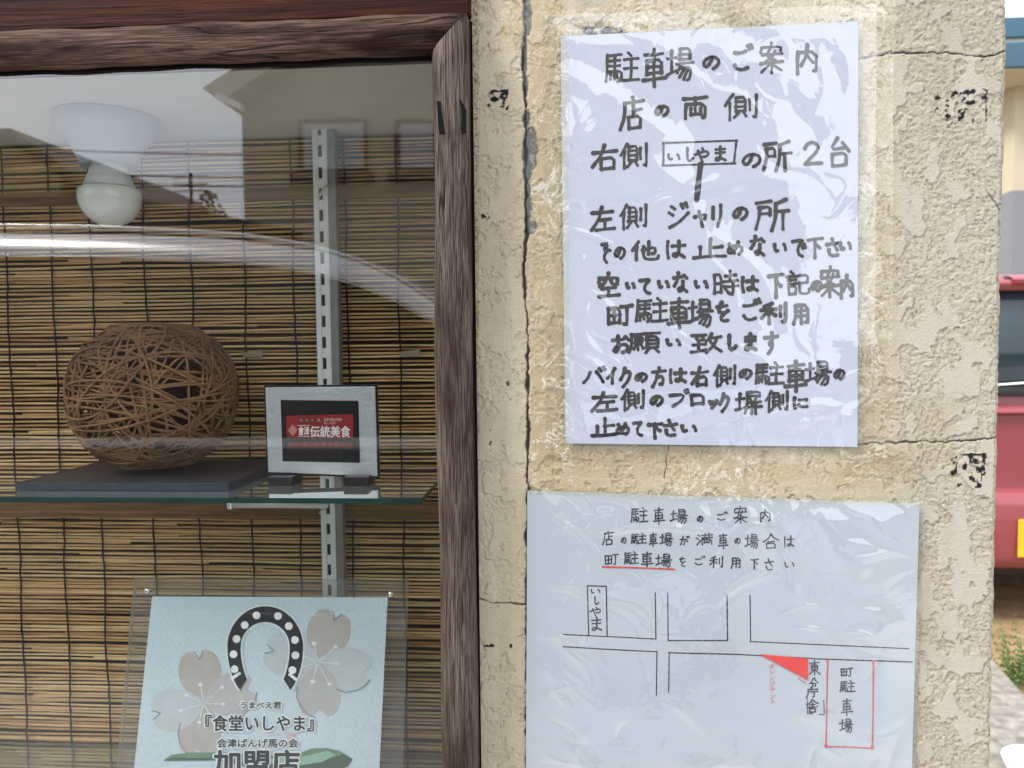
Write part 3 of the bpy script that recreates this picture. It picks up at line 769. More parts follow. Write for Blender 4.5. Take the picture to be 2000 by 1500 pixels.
G = {
'駐': "08080662 10104508 28092758 10264224 10424240 0860485746843690 05700288 15711484 24702682 34683780 68027612 54249422 74247386 56529250 50909888",
'車': "15158513 22302066 223080287864 22477846 20657963 05809678 50025099",
'場': "03323430 19101872 02783666 48054836 480584048236 48208320 48368236 38489646 54503872 48609058849274 96 64624686 78626092".replace("849274 96", "84927496"),
'の': "~5222426226821272124830225814843088567680 5894".replace(" ", ""),
'ご': "~182844306424 ~16682482488872 80 74088020 88029414".replace("72 80", "7280"),
'案': "50005010 14141028 141488128426 461630446658 642454462660 14369034 08669464 50545099 48681494 52689092",
'内': "18281696 182884268490 7488".replace(" 7488", "7488") + " 500446402668 48387062",
'店': "52025412 22189214 241820600496 56265658 56408437 36603894 366084578092 38938091",
'両': "08109206 18341692 18348632869078 88 50085074 34503474 34766874 68506874".replace("78 88", "7888"),
'側': "26040444 18301794 34143466 341460125964 34316030 34486047 34656064 40702888 54686284 74227462 920692908484",
'右': "06309426 480436440484 36543696 365486518494 36928490",
'左': "08249020 460234500494 38528249 60515988 24929688",
'い': "~14261656247436 66 ~762886468866".replace("36 66", "3666"),
'し': "~3406325638846090 8872".replace(" ", ""),
'や': "~084450288026904278585860 52086022 ~262040605296",
'ま': "20228220 22428040 ~520452605080309018802868547286 88".replace("86 88", "8688"),
'所': "06144610 122814520294 122844264250 14504249 88066018 601860604898 60449842 80448098",
'2': "~163028105606762270444070 10944088 9090".replace(" ", "").replace("4070109", "4070109"),
'台': "440214427836 66209250 24582696 245882558094 26948092",
'ジ': "20143424 12382848 ~149250769240 62086822 78048418",
'ャ': "084684307056 34165694",
'リ': "22142260 ~780878565694",
'そ': "2612741030448642 ~7242446040806096",
'他': "26040444 18301794 384484308260 7262 60085968 ~443044826092969096 74".replace("8260 7262", "82607262").replace("969096 74", "96909674"),
'は': "~141010501692 36349432 ~680868745290368046687074 9290".replace("7074 9290", "70749290"),
'止': "54045488 54448842 24422488 04929888",
'め': "~222034564882 ~681052602688127220465230844288667092",
'な': "10265622 ~360630361060 70188832 ~6444647846923280447066768892",
'で': "~102284165238406454887492 68447654 84389250",
'下': "06169412 48144898 54388056",
'さ': "12348828 ~420656407462 ~226224824694 7690".replace(" 7690", "7690"),
'空': "50025014 12201036 122090188432 382632421452 582462448646 24627860 50625090 10949490",
'て': "~0820861452363862 50867694".replace(" ", ""),
'時': "08140884 081434123482 08463445 08823480 50208818 68046838 42409838 44609858 804280946890 52706284",
'記': "20022810 04204618 10364034 10504048 10641294 106440623892 12923890 541890168848 56488846 5648548466929490 9474".replace("9490 9474", "94909474"),
'町': "06240884 062450224882 28242882 08524950 08824880 54209816 781878946686",
'を': "16227818 46041852444452 64 ~8444406638845892 8490".replace("52 64", "5264").replace("5892 8490", "58928490"),
'利': "44041418 04345830 32123296 30400670 34425460 72207264 920692948288",
'用': "181218600694 18128410849474 90 18368434 18588456 50125094".replace("74 90", "7490"),
'お': "08306026 ~360636822090127634586850886680865894 74149028",
'願': "06085006 080808600092 18202048 182044184246 20334332 20474246 31503182 22581678 40564674 30082420 52089806 74086820 58225872 582294209270 58389237 58549253 58709270 66745296 82749694",
'致': "06105008 281014384434 38244842 08584656 27402786 02925082 66045434 62229618 862074605096 603676709894",
'す': "06229418 ~54045650406234485238605850823098",
'バ': "~323024600688 ~602876548886 74088020 90049616",
'イ': "~760648401062 54385496",
'ク': "400630340858 3624862070622696",
'方': "50025214 08249420 402434600894 384878467288 5884".replace(" 5884", "5884"),
'ブ': "1026802264622494 82048612 94009810",
'ロ': "16201888 162084188286 18868284",
'ッ': "18402456 44365052 843674664092",
'塀': "04343232 18121874 02803470 440892069026 44269025 440844603496 56346044 80327444 50509648 48709868 62506098 78507898",
'に': "~161012501890 46308828 ~446856849284",
'が': "~0836563254744090 ~340828500890 66348260 76088220 90049616",
'満': "10102220 04381648 04922462 34169814 52045228 78047828 36369634 36503696 365094489494 64366478 50605078 50787878 78607878",
'合': "500234300452 500266269646 32506848 26642896 266476627494 28947492",
'東': "10169014 24322462 243278307660 24467745 24617760 50025098 46640892 54649692",
'分': "400628320454 580670309650 265674546888 5684 465638801698".replace("6888 5684", "68885684"),
'庁': "52005210 16189416 181816600296 34409638 664066925486",
'舎': "500234240438 500266209634 50325064 28427241 12589056 28702898 287074697296 28967295",
'オ': "10329228 620662925084 603434640882",
'レ': "~260826886072 9040".replace(" 9040", "9040"),
'ン': "12203434 ~128854749234",
'テ': "22147812 06409438 ~544050702896",
'ト': "34043496 36387658",
}
def smooth_pts(p, it=2, closed=False):
    for _ in range(it):
        q = [p[0]]
        for a, b in zip(p[:-1], p[1:]):
            q.append((a[0] * .75 + b[0] * .25, a[1] * .75 + b[1] * .25)); q.append((a[0] * .25 + b[0] * .75, a[1] * .25 + b[1] * .75))
        q.append(p[-1]); p = q
    return p
class Ink:
    """collects pen strokes (pixel polylines) and lays them on a plane as one thin mesh"""
    def __init__(s, plane, lift): s.pl = plane; s.V = []; s.F = []; s.lift = lift; s.k = 0
    def stroke(s, pts, w, taper=True):
        # resample
        out = [pts[0]]
        for a, b in zip(pts[:-1], pts[1:]):
            d = math.dist(a, b); n = max(1, int(d / max(2.0, w * .6)))
            for i in range(1, n + 1): out.append((a[0] + (b[0] - a[0]) * i / n, a[1] + (b[1] - a[1]) * i / n))
        m = len(out)
        if m < 2: return
        s.k += 1; lift = s.lift + (s.k % 40) * 4e-6
        ph = random.uniform(0, 6); w *= random.uniform(.9, 1.1)
        L = []; Rr = []
        for i, p in enumerate(out):
            a = out[max(0, i - 1)]; b = out[min(m - 1, i + 1)]
            dx, dy = b[0] - a[0], b[1] - a[1]; l = math.hypot(dx, dy) or 1; nx, ny = -dy / l, dx / l
            q = i / (m - 1)
            ww = w * .5 * (1 + .10 * math.sin(i * .9 + ph))
            if taper: ww *= 1.08 - .22 * math.sin(q * math.pi) - .12 * q
            L.append((p[0] + nx * ww, p[1] + ny * ww)); Rr.append((p[0] - nx * ww, p[1] - ny * ww))
        def cap(c, e, dirx, diry):      # three points round an end
            r = math.dist(c, e)
            return r
        ring = L[:]
        # end caps
        def arc(c, frm, sgn, r):
            a0 = math.atan2(frm[1] - c[1], frm[0] - c[0]); return [(c[0] + r * math.cos(a0 + sgn * t), c[1] + r * math.sin(a0 + sgn * t)) for t in (math.pi * .25, math.pi * .5, math.pi * .75)]
        r1 = math.dist(out[-1], L[-1]); r0 = math.dist(out[0], Rr[0])
        e1 = arc(out[-1], L[-1], -1, r1); e0 = arc(out[0], Rr[0], -1, r0)
        base = len(s.V)
        for p, q in zip(L, Rr): s.V.append(s.pl.at(*p, lift)); s.V.append(s.pl.at(*q, lift))
        for i in range(m - 1): s.F.append((base + 2 * i, base + 2 * i + 1, base + 2 * i + 3, base + 2 * i + 2))
        b1 = len(s.V)
        for p in e1: s.V.append(s.pl.at(*p, lift))
        s.F.append((base + 2 * (m - 1), base + 2 * m - 1, b1 + 2, b1 + 1, b1))
        b0 = len(s.V)
        for p in e0: s.V.append(s.pl.at(*p, lift))
        s.F.append((base + 1, base, b0 + 2, b0 + 1, b0))
    def char(s, ch, x0, y0, x1, y1, w):
        for st in G[ch].split():
            cur = st[0] == '~'
            if cur: st = st[1:]
            p = [(int(st[i:i + 2]), int(st[i + 2:i + 4])) for i in range(0, len(st) - 3, 4)]
            jx, jy = random.uniform(-1.5, 1.5), random.uniform(-1.5, 1.5)
            q = []
            for (a, b) in p:
                a2 = a + jx + random.uniform(-1, 1); b2 = b + jy + random.uniform(-1, 1)
                b2 -= (a2 - 50) * .05
                q.append((x0 + (x1 - x0) * a2 / 99, y0 + (y1 - y0) * b2 / 99))
            if cur: q = smooth_pts(q, 3)
            elif len(q) > 2: q = smooth_pts(q, 1)
            else:   # a slight bow
                (ax, ay), (bx, by) = q; l = math.dist(*q); k = random.uniform(-.03, .05) * l
                q = smooth_pts([(ax, ay), ((ax + bx) / 2 - (by - ay) / (l + .1) * k, (ay + by) / 2 + (bx - ax) / (l + .1) * k), (bx, by)], 1)
            s.stroke(q, w * (1 if (x1 - x0) > 0 else 1))
    def build(s, name, mat, parent):
        return reorigin(mesh(name, s.V, s.F, mat, parent))

# ------------------------------------------------------------------ paper sheets
def sheet_mesh(name, quad, Y, mat, parent, bulge, seed, nu=40, nv=56, curl=0, thick=.00012):
    V = []; Fc = []
    U, W = np.meshgrid(np.linspace(0, 1, nu + 1), np.linspace(0, 1, nv + 1))
    h = bulge * (fbm(U * 3, W * 4, 1.1, 3, seed))
    for j in range(nv + 1):
        for i in range(nu + 1):
            a, b = U[j, i], W[j, i]
            tl, tr, br_, bl = quad
            u = (tl[0] * (1 - a) + tr[0] * a) * (1 - b) + (bl[0] * (1 - a) + br_[0] * a) * b
            v = (tl[1] * (1 - a) + tr[1] * a) * (1 - b) + (bl[1] * (1 - a) + br_[1] * a) * b
            V.append(P(u, v, Y + h[j, i]))
    for j in range(nv):
        for i in range(nu):
            k = j * (nu + 1) + i; Fc.append((k, k + nu + 1, k + nu + 2, k + 1))
    o = mesh(name, V, Fc, mat, parent, False)
    sm = o.modifiers.new('thickness', 'SOLIDIFY'); sm.thickness = thick; sm.offset = 1 if False else -1
    return reorigin(o)

YP = -.0042
Q1 = ((1095, 71), (1676, 42), (1675, 873), (1104, 866))
s1 = thing('parking_notice', 'portrait white notice with thick black marker handwriting, taped above the map sheet', 'notice', P(1385, 868, YP))
sheet_mesh('paper_sheet', Q1, YP, mat_paper, s1, 0.0, 5)
PL = Plane((0, YP, 0), (0, -1, 0))
def zone(ox, oy, sc): return lambda t: (ox + t[0] / sc, oy + t[2] / sc, ox + t[1] / sc, oy + t[3] / sc)
z1_ = zone(1080, 40, 3.2258); z2_ = zone(1080, 380, 3.2258); z3_ = zone(1080, 660, 3.2258); z4_ = zone(1020, 940, 4.1667); z5_ = zone(1440, 1180, 4.687)
fz_ = lambda t: (t[0], t[2], t[1], t[3])
LINES = [
 (z1_, 7.6, [('駐',330,545,200,400),('車',560,715,180,420),('場',715,890,170,385),('の',935,1060,215,310),('ご',1120,1265,150,330),('案',1295,1455,145,330),('内',1515,1685,145,340)]),
 (z1_, 7.6, [('店',415,580,480,690),('の',635,740,525,605),('両',810,985,475,630),('側',1075,1300,460,630)]),
 (z1_, 7.6, [('右',245,410,780,945),('側',420,600,770,940),('の',1180,1320,825,925),('所',1320,1500,755,950),('2',1565,1705,755,915),('台',1725,1875,735,920)]),
 (z2_, 7.8, [('左',235,390,80,235),('側',415,600,60,225),('ジ',715,865,50,215),('ャ',885,985,85,205),('リ',990,1075,55,210),('の',1125,1235,70,160),('所',1270,1490,20,225)]),
 (z2_, 7.8, [('そ',290,370,295,435),('の',380,460,320,405),('他',495,670,290,420),('は',705,835,285,405),('止',875,1090,275,405),('め',1085,1205,290,385),('な',1240,1340,255,390),('い',1385,1475,290,380),('で',1505,1595,265,400),('下',1605,1700,265,400),('さ',1715,1815,270,395),('い',1800,1885,280,370)]),
 (z2_, 8.2, [('空',275,425,495,650),('い',455,520,545,605),('て',540,630,520,630),('い',655,735,530,605),('な',755,855,485,625),('い',885,980,530,605),('時',1005,1165,480,645),('は',1180,1295,510,615),('下',1355,1455,485,650),('記',1470,1620,485,635),('の',1620,1700,535,610),('案',1675,1815,455,645),('内',1800,1905,500,655)]),
 (z2_, 8.2, [('町',340,500,680,835),('駐',520,725,655,810),('車',720,870,655,845),('場',850,1010,655,835),('を',1020,1115,675,810),('ご',1180,1310,660,805),('利',1305,1480,680,815),('用',1510,1620,685,820)]),
 (z3_, 8.2, [('お',365,490,-20,98),('願',480,672,-35,98),('い',705,810,-5,65),('致',865,1065,-30,95),('し',1085,1160,-25,85),('ま',1195,1290,-30,85),('す',1330,1420,-35,98)]),
 (z3_, 7.8, [('バ',185,330,185,295),('イ',335,405,190,290),('ク',420,500,185,310),('の',510,600,215,278),('方',620,715,185,310),('は',725,840,190,285),('右',870,980,180,305),('側',1010,1155,170,310),('の',1165,1260,190,258),('駐',1270,1455,155,300),('車',1460,1600,145,335),('場',1590,1755,145,300),('の',1765,1845,190,262)]),
 (z3_, 7.8, [('左',240,410,345,465),('側',425,580,325,460),('の',605,700,355,430),('ブ',725,855,335,435),('ロ',855,965,345,428),('ッ',975,1040,375,445),('ク',1045,1120,345,465),('塀',1150,1315,330,480),('側',1335,1490,330,470),('に',1505,1610,370,445)]),
 (z3_, 7.8, [('止',240,400,505,620),('め',390,490,530,612),('て',500,575,515,620),('下',600,690,530,630),('さ',690,790,515,622),('い',800,910,538,608)]),
]
for zf, wd, chars in LINES:
    k = Ink(PL, .00012)
    for c_ in chars:
        x0, y0, x1, y1 = zf(c_[1:]); k.char(c_[0], x0, y0, x1, y1, wd * (.86 if c_[0] in '駐場願側塀時記案致' else 1.04))
    k.build('handwriting_line', mat_ink, s1)
k = Ink(PL, .00012)
def zp(zf, *pts): return [zf((a, a, b, b))[:2] for a, b in pts]
for t in (('い',715,805,825,895),('し',825,890,798,897),('や',890,990,800,895),('ま',1005,1100,790,892)):
    x0, y0, x1, y1 = z1_(t[1:]); k.char(t[0], x0, y0, x1, y1, 6.2)
for pp in (((695,772),(1160,756)), ((697,772),(695,915)), ((1156,758),(1140,900)), ((690,914),(1148,900))): k.stroke(zp(z1_, *pp), 4.8)
k.stroke(zp(z1_, (930, 908), (921, 980), (905, 1132)), 11.5, False)
k.build('signboard_sketch', mat_ink, s1)

YP2 = -.0034
Q2 = ((1030, 958), (1796, 984), (1780, 1540), (1027, 1540))
s2 = thing('parking_map_notice', 'landscape notice with a hand drawn street map and a red triangle, below the marker notice', 'notice', P(1400, 1540, YP2))
sheet_mesh('paper_sheet', Q2, YP2, mat_paper2, s2, 0.0, 8)
PL2 = Plane((0, YP2, 0), (0, -1, 0))
LOW = [
 (z4_, 3.1, [('駐',885,1020,215,340),('車',1065,1160,215,350),('場',1205,1350,225,345),('の',1420,1475,275,335),('ご',1575,1675,250,325),('案',1715,1835,205,345),('内',1925,2030,225,335)]),
 (z4_, 3.0, [('店',650,745,405,520),('の',800,850,450,510),('駐',885,1010,425,515),('車',1030,1100,420,530),('場',1120,1225,420,530),('が',1280,1360,445,522),('満',1415,1550,425,520),('車',1595,1675,425,545),('の',1725,1780,455,510),('場',1815,1925,425,550),('合',1955,2090,430,550),('は',2125,2215,440,540)]),
 (z4_, 3.0, [('町',670,780,580,690),('駐',830,945,575,680),('車',965,1065,575,695),('場',1085,1220,590,700),('を',1275,1330,615,700),('ご',1395,1490,610,690),('利',1520,1635,610,705),('用',1695,1785,615,710),('下',1855,1925,625,715),('さ',1965,2055,625,725),('い',2125,2220,640,720)]),
 (z4_, 3.0, [('い',550,640,865,925),('し',575,625,935,1010),('や',545,650,1020,1105),('ま',545,660,1105,1225)]),
 (z5_, 3.2, [('東',655,760,515,650),('分',660,740,675,765),('庁',630,740,765,860),('舎',630,745,870,990)]),
 (z5_, 3.0, [('町',945,1060,570,670),('駐',940,1080,700,810),('車',950,1055,865,1020),('場',935,1060,1045,1180)]),
]
for zf, wd, chars in LOW:
    k = Ink(PL2, .0001)
    for c_ in chars:
        x0, y0, x1, y1 = zf(c_[1:]); k.char(c_[0], x0, y0, x1, y1, wd)
    k.build('handwriting_line', mat_ink2, s2)
k = Ink(PL2, .0001)
for i, ch in enumerate('オレンジテント'):
    x0, y0, x1, y1 = z5_((290 + i * 2, 345 + i, 545 + i * 54, 592 + i * 54)); k.char(ch, x0, y0, x1, y1, 1.7)
k.build('red_handwriting', mat_redpen, s2)
k = Ink(PL2, .00008)
for pp in (((1100,1239),(1200,1244),(1281,1248)), ((1280,1158),(1281,1248)), ((1304,1158),(1305,1250)), ((1305,1251),(1421,1251)), ((1420,1163),(1421,1251)), ((1465,1163),(1466,1254)), ((1466,1253),(1600,1259),(1776,1267)),
           ((1100,1263),(1200,1269),(1284,1273)), ((1283,1272),(1282,1358)), ((1307,1275),(1306,1352)), ((1306,1275),(1440,1278),(1600,1287),(1782,1293))):
    k.stroke(list(pp), 2.3, False)
for pp in (((530,850),(685,856)), ((530,850),(541,1258)), ((684,855),(691,1258))): k.stroke(zp(z4_, *pp), 2.2, False)
for pp in (((640,862),(643,1002),(690,1003)), ((750,1008),(796,1013),(792,880))): k.stroke(zp(z5_, *pp), 1.6, False)
k.build('street_map_lines', mat_ink2, s2)
k = Ink(PL2, .0003)
k.stroke(zp(z4_, (655, 697), (900, 703), (1238, 716)), 3.8)
for pp in (((828,503),(820,900),(812,1305)), ((812,1305),(1020,1308),(1242,1320)), ((1247,520),(1244,900),(1238,1318))): k.stroke(zp(z5_, *pp), 2.8)
for pp in (((824,505),(826,520)), ((1246,522),(1246,545)), ((812,1290),(814,1306)), ((1236,1300),(1238,1318))): k.stroke(zp(z5_, *pp), 4.6)
k.stroke(zp(z5_, (560, 680), (625, 725)), 2.0)
k.build('red_marker_lines', mat_redline, s2)
t_ = PL2
tri = [t_.at(*p, .0012) for p in ((1484, 1278), (1578, 1287), (1578, 1328))]
slab('red_triangle', tri, (0, .0006, 0), mat_redpaper, s2)

# clear film over both sheets, with folds
def film(name, quad, Y, parent, folds, seed, amp=.0050, nu=230, nv=300, amp2=1.0, ncr=90):
    U, W = np.meshgrid(np.linspace(0, 1, nu + 1), np.linspace(0, 1, nv + 1))
    tl, tr, br_, bl = [np.array(q, float) for q in quad]
    u = (tl[0] * (1 - U) + tr[0] * U) * (1 - W) + (bl[0] * (1 - U) + br_[0] * U) * W
    v = (tl[1] * (1 - U) + tr[1] * U) * (1 - W) + (bl[1] * (1 - U) + br_[1] * U) * W
    h = np.zeros_like(u)
    h += amp * fbm(u * .8 + v * .45, v * .9 - u * .55, 190, 2, seed, .4)
    h += amp2 * amp * .10 * fbm(u, v, 45, 3, seed + 5, .45)
    for (ax, ay, bx, by, w_, a_) in folds:        # ridges: a -> b, width px, height m
        L = math.hypot(bx - ax, by - ay); dx, dy = (bx - ax) / L, (by - ay) / L
        t = (u - ax) * dx + (v - ay) * dy; d = -(u - ax) * dy + (v - ay) * dx
        bend = 14 * np.sin(t / L * 3.1); d = d + bend + 6 * fbm(u, v, 60, 2, seed + 9)
        wt = w_ * (.35 + .65 * np.clip(t / L, 0, 1))
        h += a_ * np.exp(-(d / wt) ** 2) * ss(t, -20, 30) * ss(-t, -L - 20, -L + 50)
    rs = np.random.RandomState(seed + 77)
    for q_ in range(ncr):                           # short sharp creases, most of them near the edges
        e_ = rs.rand() < .65
        cu_, cv_ = rs.rand(), rs.rand()
        if e_:
            if rs.rand() < .5: cu_ = rs.choice([rs.rand() * .16, 1 - rs.rand() * .16])
            else: cv_ = rs.choice([rs.rand() * .12, 1 - rs.rand() * .14])
        X0 = tl[0] + cu_ * (tr[0] - tl[0]); Y0 = tl[1] + cv_ * (bl[1] - tl[1]); an = rs.rand() * 6.283; ln_ = rs.uniform(25, 110)
        dx, dy = math.cos(an), math.sin(an); t = (u - X0) * dx + (v - Y0) * dy; d = -(u - X0) * dy + (v - Y0) * dx + ln_ * .10 * np.sin(t / ln_ * 4)
        wd_ = rs.uniform(4, 10); k_ = np.exp(-np.abs(d / wd_)) * np.exp(-(t / ln_) ** 2 * 2)
        h += k_ * wd_ * rs.uniform(.00006, .00020) * rs.choice([-1, 1])
    edge = np.minimum(np.minimum(U, 1 - U) / .09, np.minimum(W, 1 - W) / .07); edge = np.clip(edge, 0, 1)
    h = h * (.12 + .88 * edge)
    y = Y - .0014 - np.clip(h + .0022 * edge, -.0006, .014)
    V = []
    for uu, vv, yy in zip(u.ravel(), v.ravel(), y.ravel()): V.append(P(uu, vv, yy))
    Fc = []
    for j in range(nv):
        b_ = j * (nu + 1)
        for i in range(nu): Fc.append((b_ + i, b_ + i + nu + 1, b_ + i + nu + 2, b_ + i + 1))
    return reorigin(mesh(name, V, Fc, mat_film, parent, True))
FT = [(1095, 130, 1330, 300, 60, .0022), (1100, 110, 1450, 330, 60, -.002), (1380, 80, 1680, 260, 50, .002), (1620, 60, 1690, 240, 25, .0018), (1110, 180, 1160, 420, 45, .0016),
      (1330, 380, 1640, 330, 40, .0016), (1110, 445, 1260, 540, 16, .0012), (1140, 560, 1200, 640, 14, .001), (1240, 70, 1330, 130, 18, .0014), (1400, 60, 1400, 120, 16, .0012),
      (1250, 760, 1650, 730, 26, .0014), (1280, 850, 1680, 815, 30, .0016), (1490, 820, 1640, 795, 10, .001), (1110, 690, 1200, 760, 14, .0012), (1410, 470, 1520, 600, 25, .0008), (1640, 100, 1620, 40, 12, .0014)]
film('clear_film', ((1060, 30), (1712, 8), (1708, 905), (1066, 905)), YP, s1, FT, 40)
FL = [(1080, 1010, 1180, 1120, 14, .0012), (1170, 1045, 1420, 1045, 10, .0012), (1400, 1180, 1520, 1120, 10, .0014), (1335, 1210, 1400, 1180, 9, .001), (1080, 1150, 1150, 1190, 10, .001), (1190, 1180, 1270, 1240, 16, .0014),
      (1530, 1197, 1625, 1197, 5, .0008), (1650, 1235, 1720, 1262, 6, .001), (1560, 1225, 1620, 1258, 8, .001), (1680, 1190, 1750, 1235, 20, .0012), (1600, 1000, 1700, 1140, 40, .0012), (1560, 1390, 1800, 1500, 40, .001), (1480, 980, 1560, 1160, 14, .001),
      (1250, 1120, 1280, 1220, 8, .0009), (1150, 985, 1240, 1000, 12, .0012), (1300, 1370, 1420, 1480, 24, .0009), (1050, 1300, 1180, 1420, 22, .0009)]
film('clear_film', ((1029, 955), (1802, 980), (1786, 1550), (1027, 1550)), YP2 + .0005, s2, FL, 60, .0034, amp2=1.2)

# wrinkled tape strips holding them
def tape(poly4, parent, seed, Y=-.0022, amp=.0006, nu=70, nv=20):
    tl, tr, br_, bl = [np.array(q, float) for q in poly4]
    W_ = math.dist(tl, tr); H_ = math.dist(tl, bl)
    nu = int(max(10, min(150, W_ / 4.5))); nv = int(max(10, min(150, H_ / 4.5)))
    U, W = np.meshgrid(np.linspace(0, 1, nu + 1), np.linspace(0, 1, nv + 1))
    jag = 2.0 * fbm(U * 20, W * 20, 3, 3, seed)
    u = (tl[0] * (1 - U) + tr[0] * U) * (1 - W) + (bl[0] * (1 - U) + br_[0] * U) * W + jag
    v = (tl[1] * (1 - U) + tr[1] * U) * (1 - W) + (bl[1] * (1 - U) + br_[1] * U) * W + jag
    h = amp * (.7 * fbm(u, v, 38, 3, seed + 2) + .9 * (np.abs(fbm(u + v * .4, v - u * .3, 30, 3, seed + 4)) * -2 + .4))
    V = [P(a, b, Y - max(-.0005, c_)) for a, b, c_ in zip(u.ravel(), v.ravel(), h.ravel())]
    Fc = []
    for j in range(nv):
        b_ = j * (nu + 1)
        for i in range(nu): Fc.append((b_ + i, b_ + i + nu + 1, b_ + i + nu + 2, b_ + i + 1))
    return reorigin(mesh('tape_strip', V, Fc, mat_tape, parent, True))
tape(((976, -40), (1096, -50), (1090, 86), (980, 90)), s1, 1)
tape(((1086, 18), (1750, -6), (1752, 40), (1088, 68)), s1, 2, -.0034)
tape(((1088, 66), (1112, 66), (1112, 905), (1036, 930)), s1, 3, -.0095, .0006)
tape(((1034, 100), (1092, 92), (1096, 900), (1036, 905)), s1, 4)
tape(((1672, 20), (1746, 0), (1742, 905), (1674, 892)), s1, 5, -.0034)
tape(((1100, 872), (1674, 876), (1674, 944), (1040, 930)), s1, 6)
tape(((1640, 868), (1792, 872), (1786, 946), (1640, 944)), s1, 7, -.0031)
tape(((1028, 934), (1796, 950), (1800, 990), (1028, 966)), s2, 8, -.0045, .0007)

# ------------------------------------------------------------------ small plaque on the shelf
YQ = BF + .012
YQ = P(630, 928, YS + .05).y
pz0 = ZS + .0006
def PQ(u, v, d=0): return P(u, v, YQ + d)
pq = thing('award_plaque', 'small silver plaque with black and red centre standing on the glass shelf', 'plaque', PQ(628, 926))
lean = .03
# find y so that its foot (v 926) rests on the shelf
foot = PZ(628, 934, ZS + .006); YQ = foot.y
slab('backboard', [PQ(515, 753, .004), PQ(736, 751, .004), PQ(741, 934, .004), PQ(521, 926, .004)], (0, .006, 0), mat_black, pq, .0006)
m = M('hammered silver'); c = m.coord(); n_ = m.noise(c, 150, 3, .6, 2.0)
mat_silver = m.set(Base_Color=(.72, .76, .79), Metallic=.85, Roughness=m.ramp(n_, [(.3, (.32,) * 3), (.7, (.45,) * 3)]), Normal=m.bump(n_, .5, .0014))
slab('silver_plate', [PQ(518, 757), PQ(732, 755), PQ(737, 930), PQ(524, 922)], (0, .0035, 0), mat_silver, pq, .0004)
PQP = Plane((0, YQ, 0), (0, -1, 0))
poly_on('black_panel', PQP, [(548, 781), (700, 783), (703, 904), (552, 901)], mat_black, pq, .0004)
poly_on('red_band', PQP, [(559, 812), (690, 809), (690, 856), (560, 854)], simple('plaque red', (.28, .015, .02), .5), pq, .0007)
mat_prwhite = simple('print white', (.75, .73, .72), .5, var=.03)
mat_prred = simple('print dark red', (.22, .02, .02), .5, var=.03)
mat_prpink = simple('print faded pink', (.50, .2, .18), .5)
poly_on('diamond_mark', PQP, [(562, 841), (571, 829), (581, 840), (572, 852)], mat_prpink, pq, .0010)
printed('lettering', '伝統美食', (606, 832, 684, 854), PQP, mat_prwhite, pq, .0010, .5)
printed('lettering', '會津', (583, 833, 604, 850), PQP, mat_prwhite, pq, .0010, .35)
k = Ink(PQP, .0010)
k.stroke([(582, 831), (605, 831)], 1.2, False); k.stroke([(583, 852), (605, 852)], 1.2, False); k.build('rule', mat_prwhite, pq)
for i, ch in enumerate('美味礼賛'):
    cx = 588 + i * 11.6
    poly_on('badge', PQP, [(cx + 5.2 * math.cos(a / 12 * 6.283), 821 + 5.2 * math.sin(a / 12 * 6.283)) for a in range(12)], mat_black, pq, .0010)
    printed('lettering', ch, (cx - 3.6, 817.4, cx + 3.6, 824.6), PQP, mat_prpink, pq, .0013, .15)
printed('lettering', '会津の郷土料理を', (633, 817, 668, 822), PQP, mat_prwhite, pq, .0010)
printed('lettering', '召し上がれ', (633, 823.5, 656, 828.5), PQP, mat_prwhite, pq, .0010)
printed('lettering', '新会津伝統美食提供店', (562, 863, 688, 876), PQP, mat_prred, pq, .0008, .3)
for u_ in (553, 700):
    a = P(u_ - 26, 915, YQ - .010)
    s_ = (P(u_ + 26, 915, YQ).x - P(u_ - 26, 915, YQ).x)
    box('foot', (a.x, YQ - .018, ZS + .0006), (a.x + s_ * .9, YQ + .02, ZS + .0105), mat_black, pq, .0008)

# ------------------------------------------------------------------ acrylic stand with card
YA_t = .19
A_t = P(530, 1130, YA_t)
dz_a = ZS2 - A_t.z
lean_y = -.10                                   # leaning back: the foot is nearer
An = Vector((0, -1, 0)).lerp(Vector((0, 0, 1)), 0)
ax_z = Vector((0, -.052, dz_a)); ax_x = Vector((1, 0, 0)); An = ax_x.cross(ax_z).normalized()
if An.y > 0: An = -An
PA = Plane(A_t, An)
st = thing('acrylic_stand', 'clear acrylic sign stand holding a pale blue membership card with a horseshoe', 'sign stand', (A_t.x, A_t.y - .045, ZS2 + .001))
def foot_uv(u0, v0, u1, v1):   # extend an edge down to the shelf
    a = PA.at(u0, v0); b = PA.at(u1, v1); t = (ZS2 + .001 - a.z) / (b.z - a.z); return a + (b - a) * t
def plate(name, tl, tr, bl1, br1, off, th, mats):
    p0 = PA.at(*tl, off); p1 = PA.at(*tr, off)
    q0 = foot_uv(*tl, *bl1) + An * off; q1 = foot_uv(*tr, *br1) + An * off
    o = slab(name, [p0, p1, q1, q0], -An * th, mats, st)
    if len(mats) > 1:
        for p in o.data.polygons:
            if abs(p.normal.dot(An)) < .5: p.material_index = 1
    return o
plate('front_plate', (262, 1129), (797, 1133), (228, 1500), (786, 1500), .0008, .0035, [mat_acrylic, mat_acrylic_edge])
plate('back_plate', (264, 1131), (795, 1135), (230, 1500), (784, 1500), -.0040, .004, [mat_acrylic, mat_acrylic_edge])
def dirw(m):
    c = m.coord((900, 900, 160)); n_ = m.noise(c, 1, 2, .6); return n_
m = M('textured card'); n_ = dirw(m)
mat_card = m.set(Base_Color=m.ramp(n_, [(.3, (.50, .60, .68)), (.7, (.64, .75, .81))]), Roughness=.5)
CARD = Plane(A_t + An * .0022, An)
c0 = [CARD.at(297, 1165), CARD.at(757, 1167)]
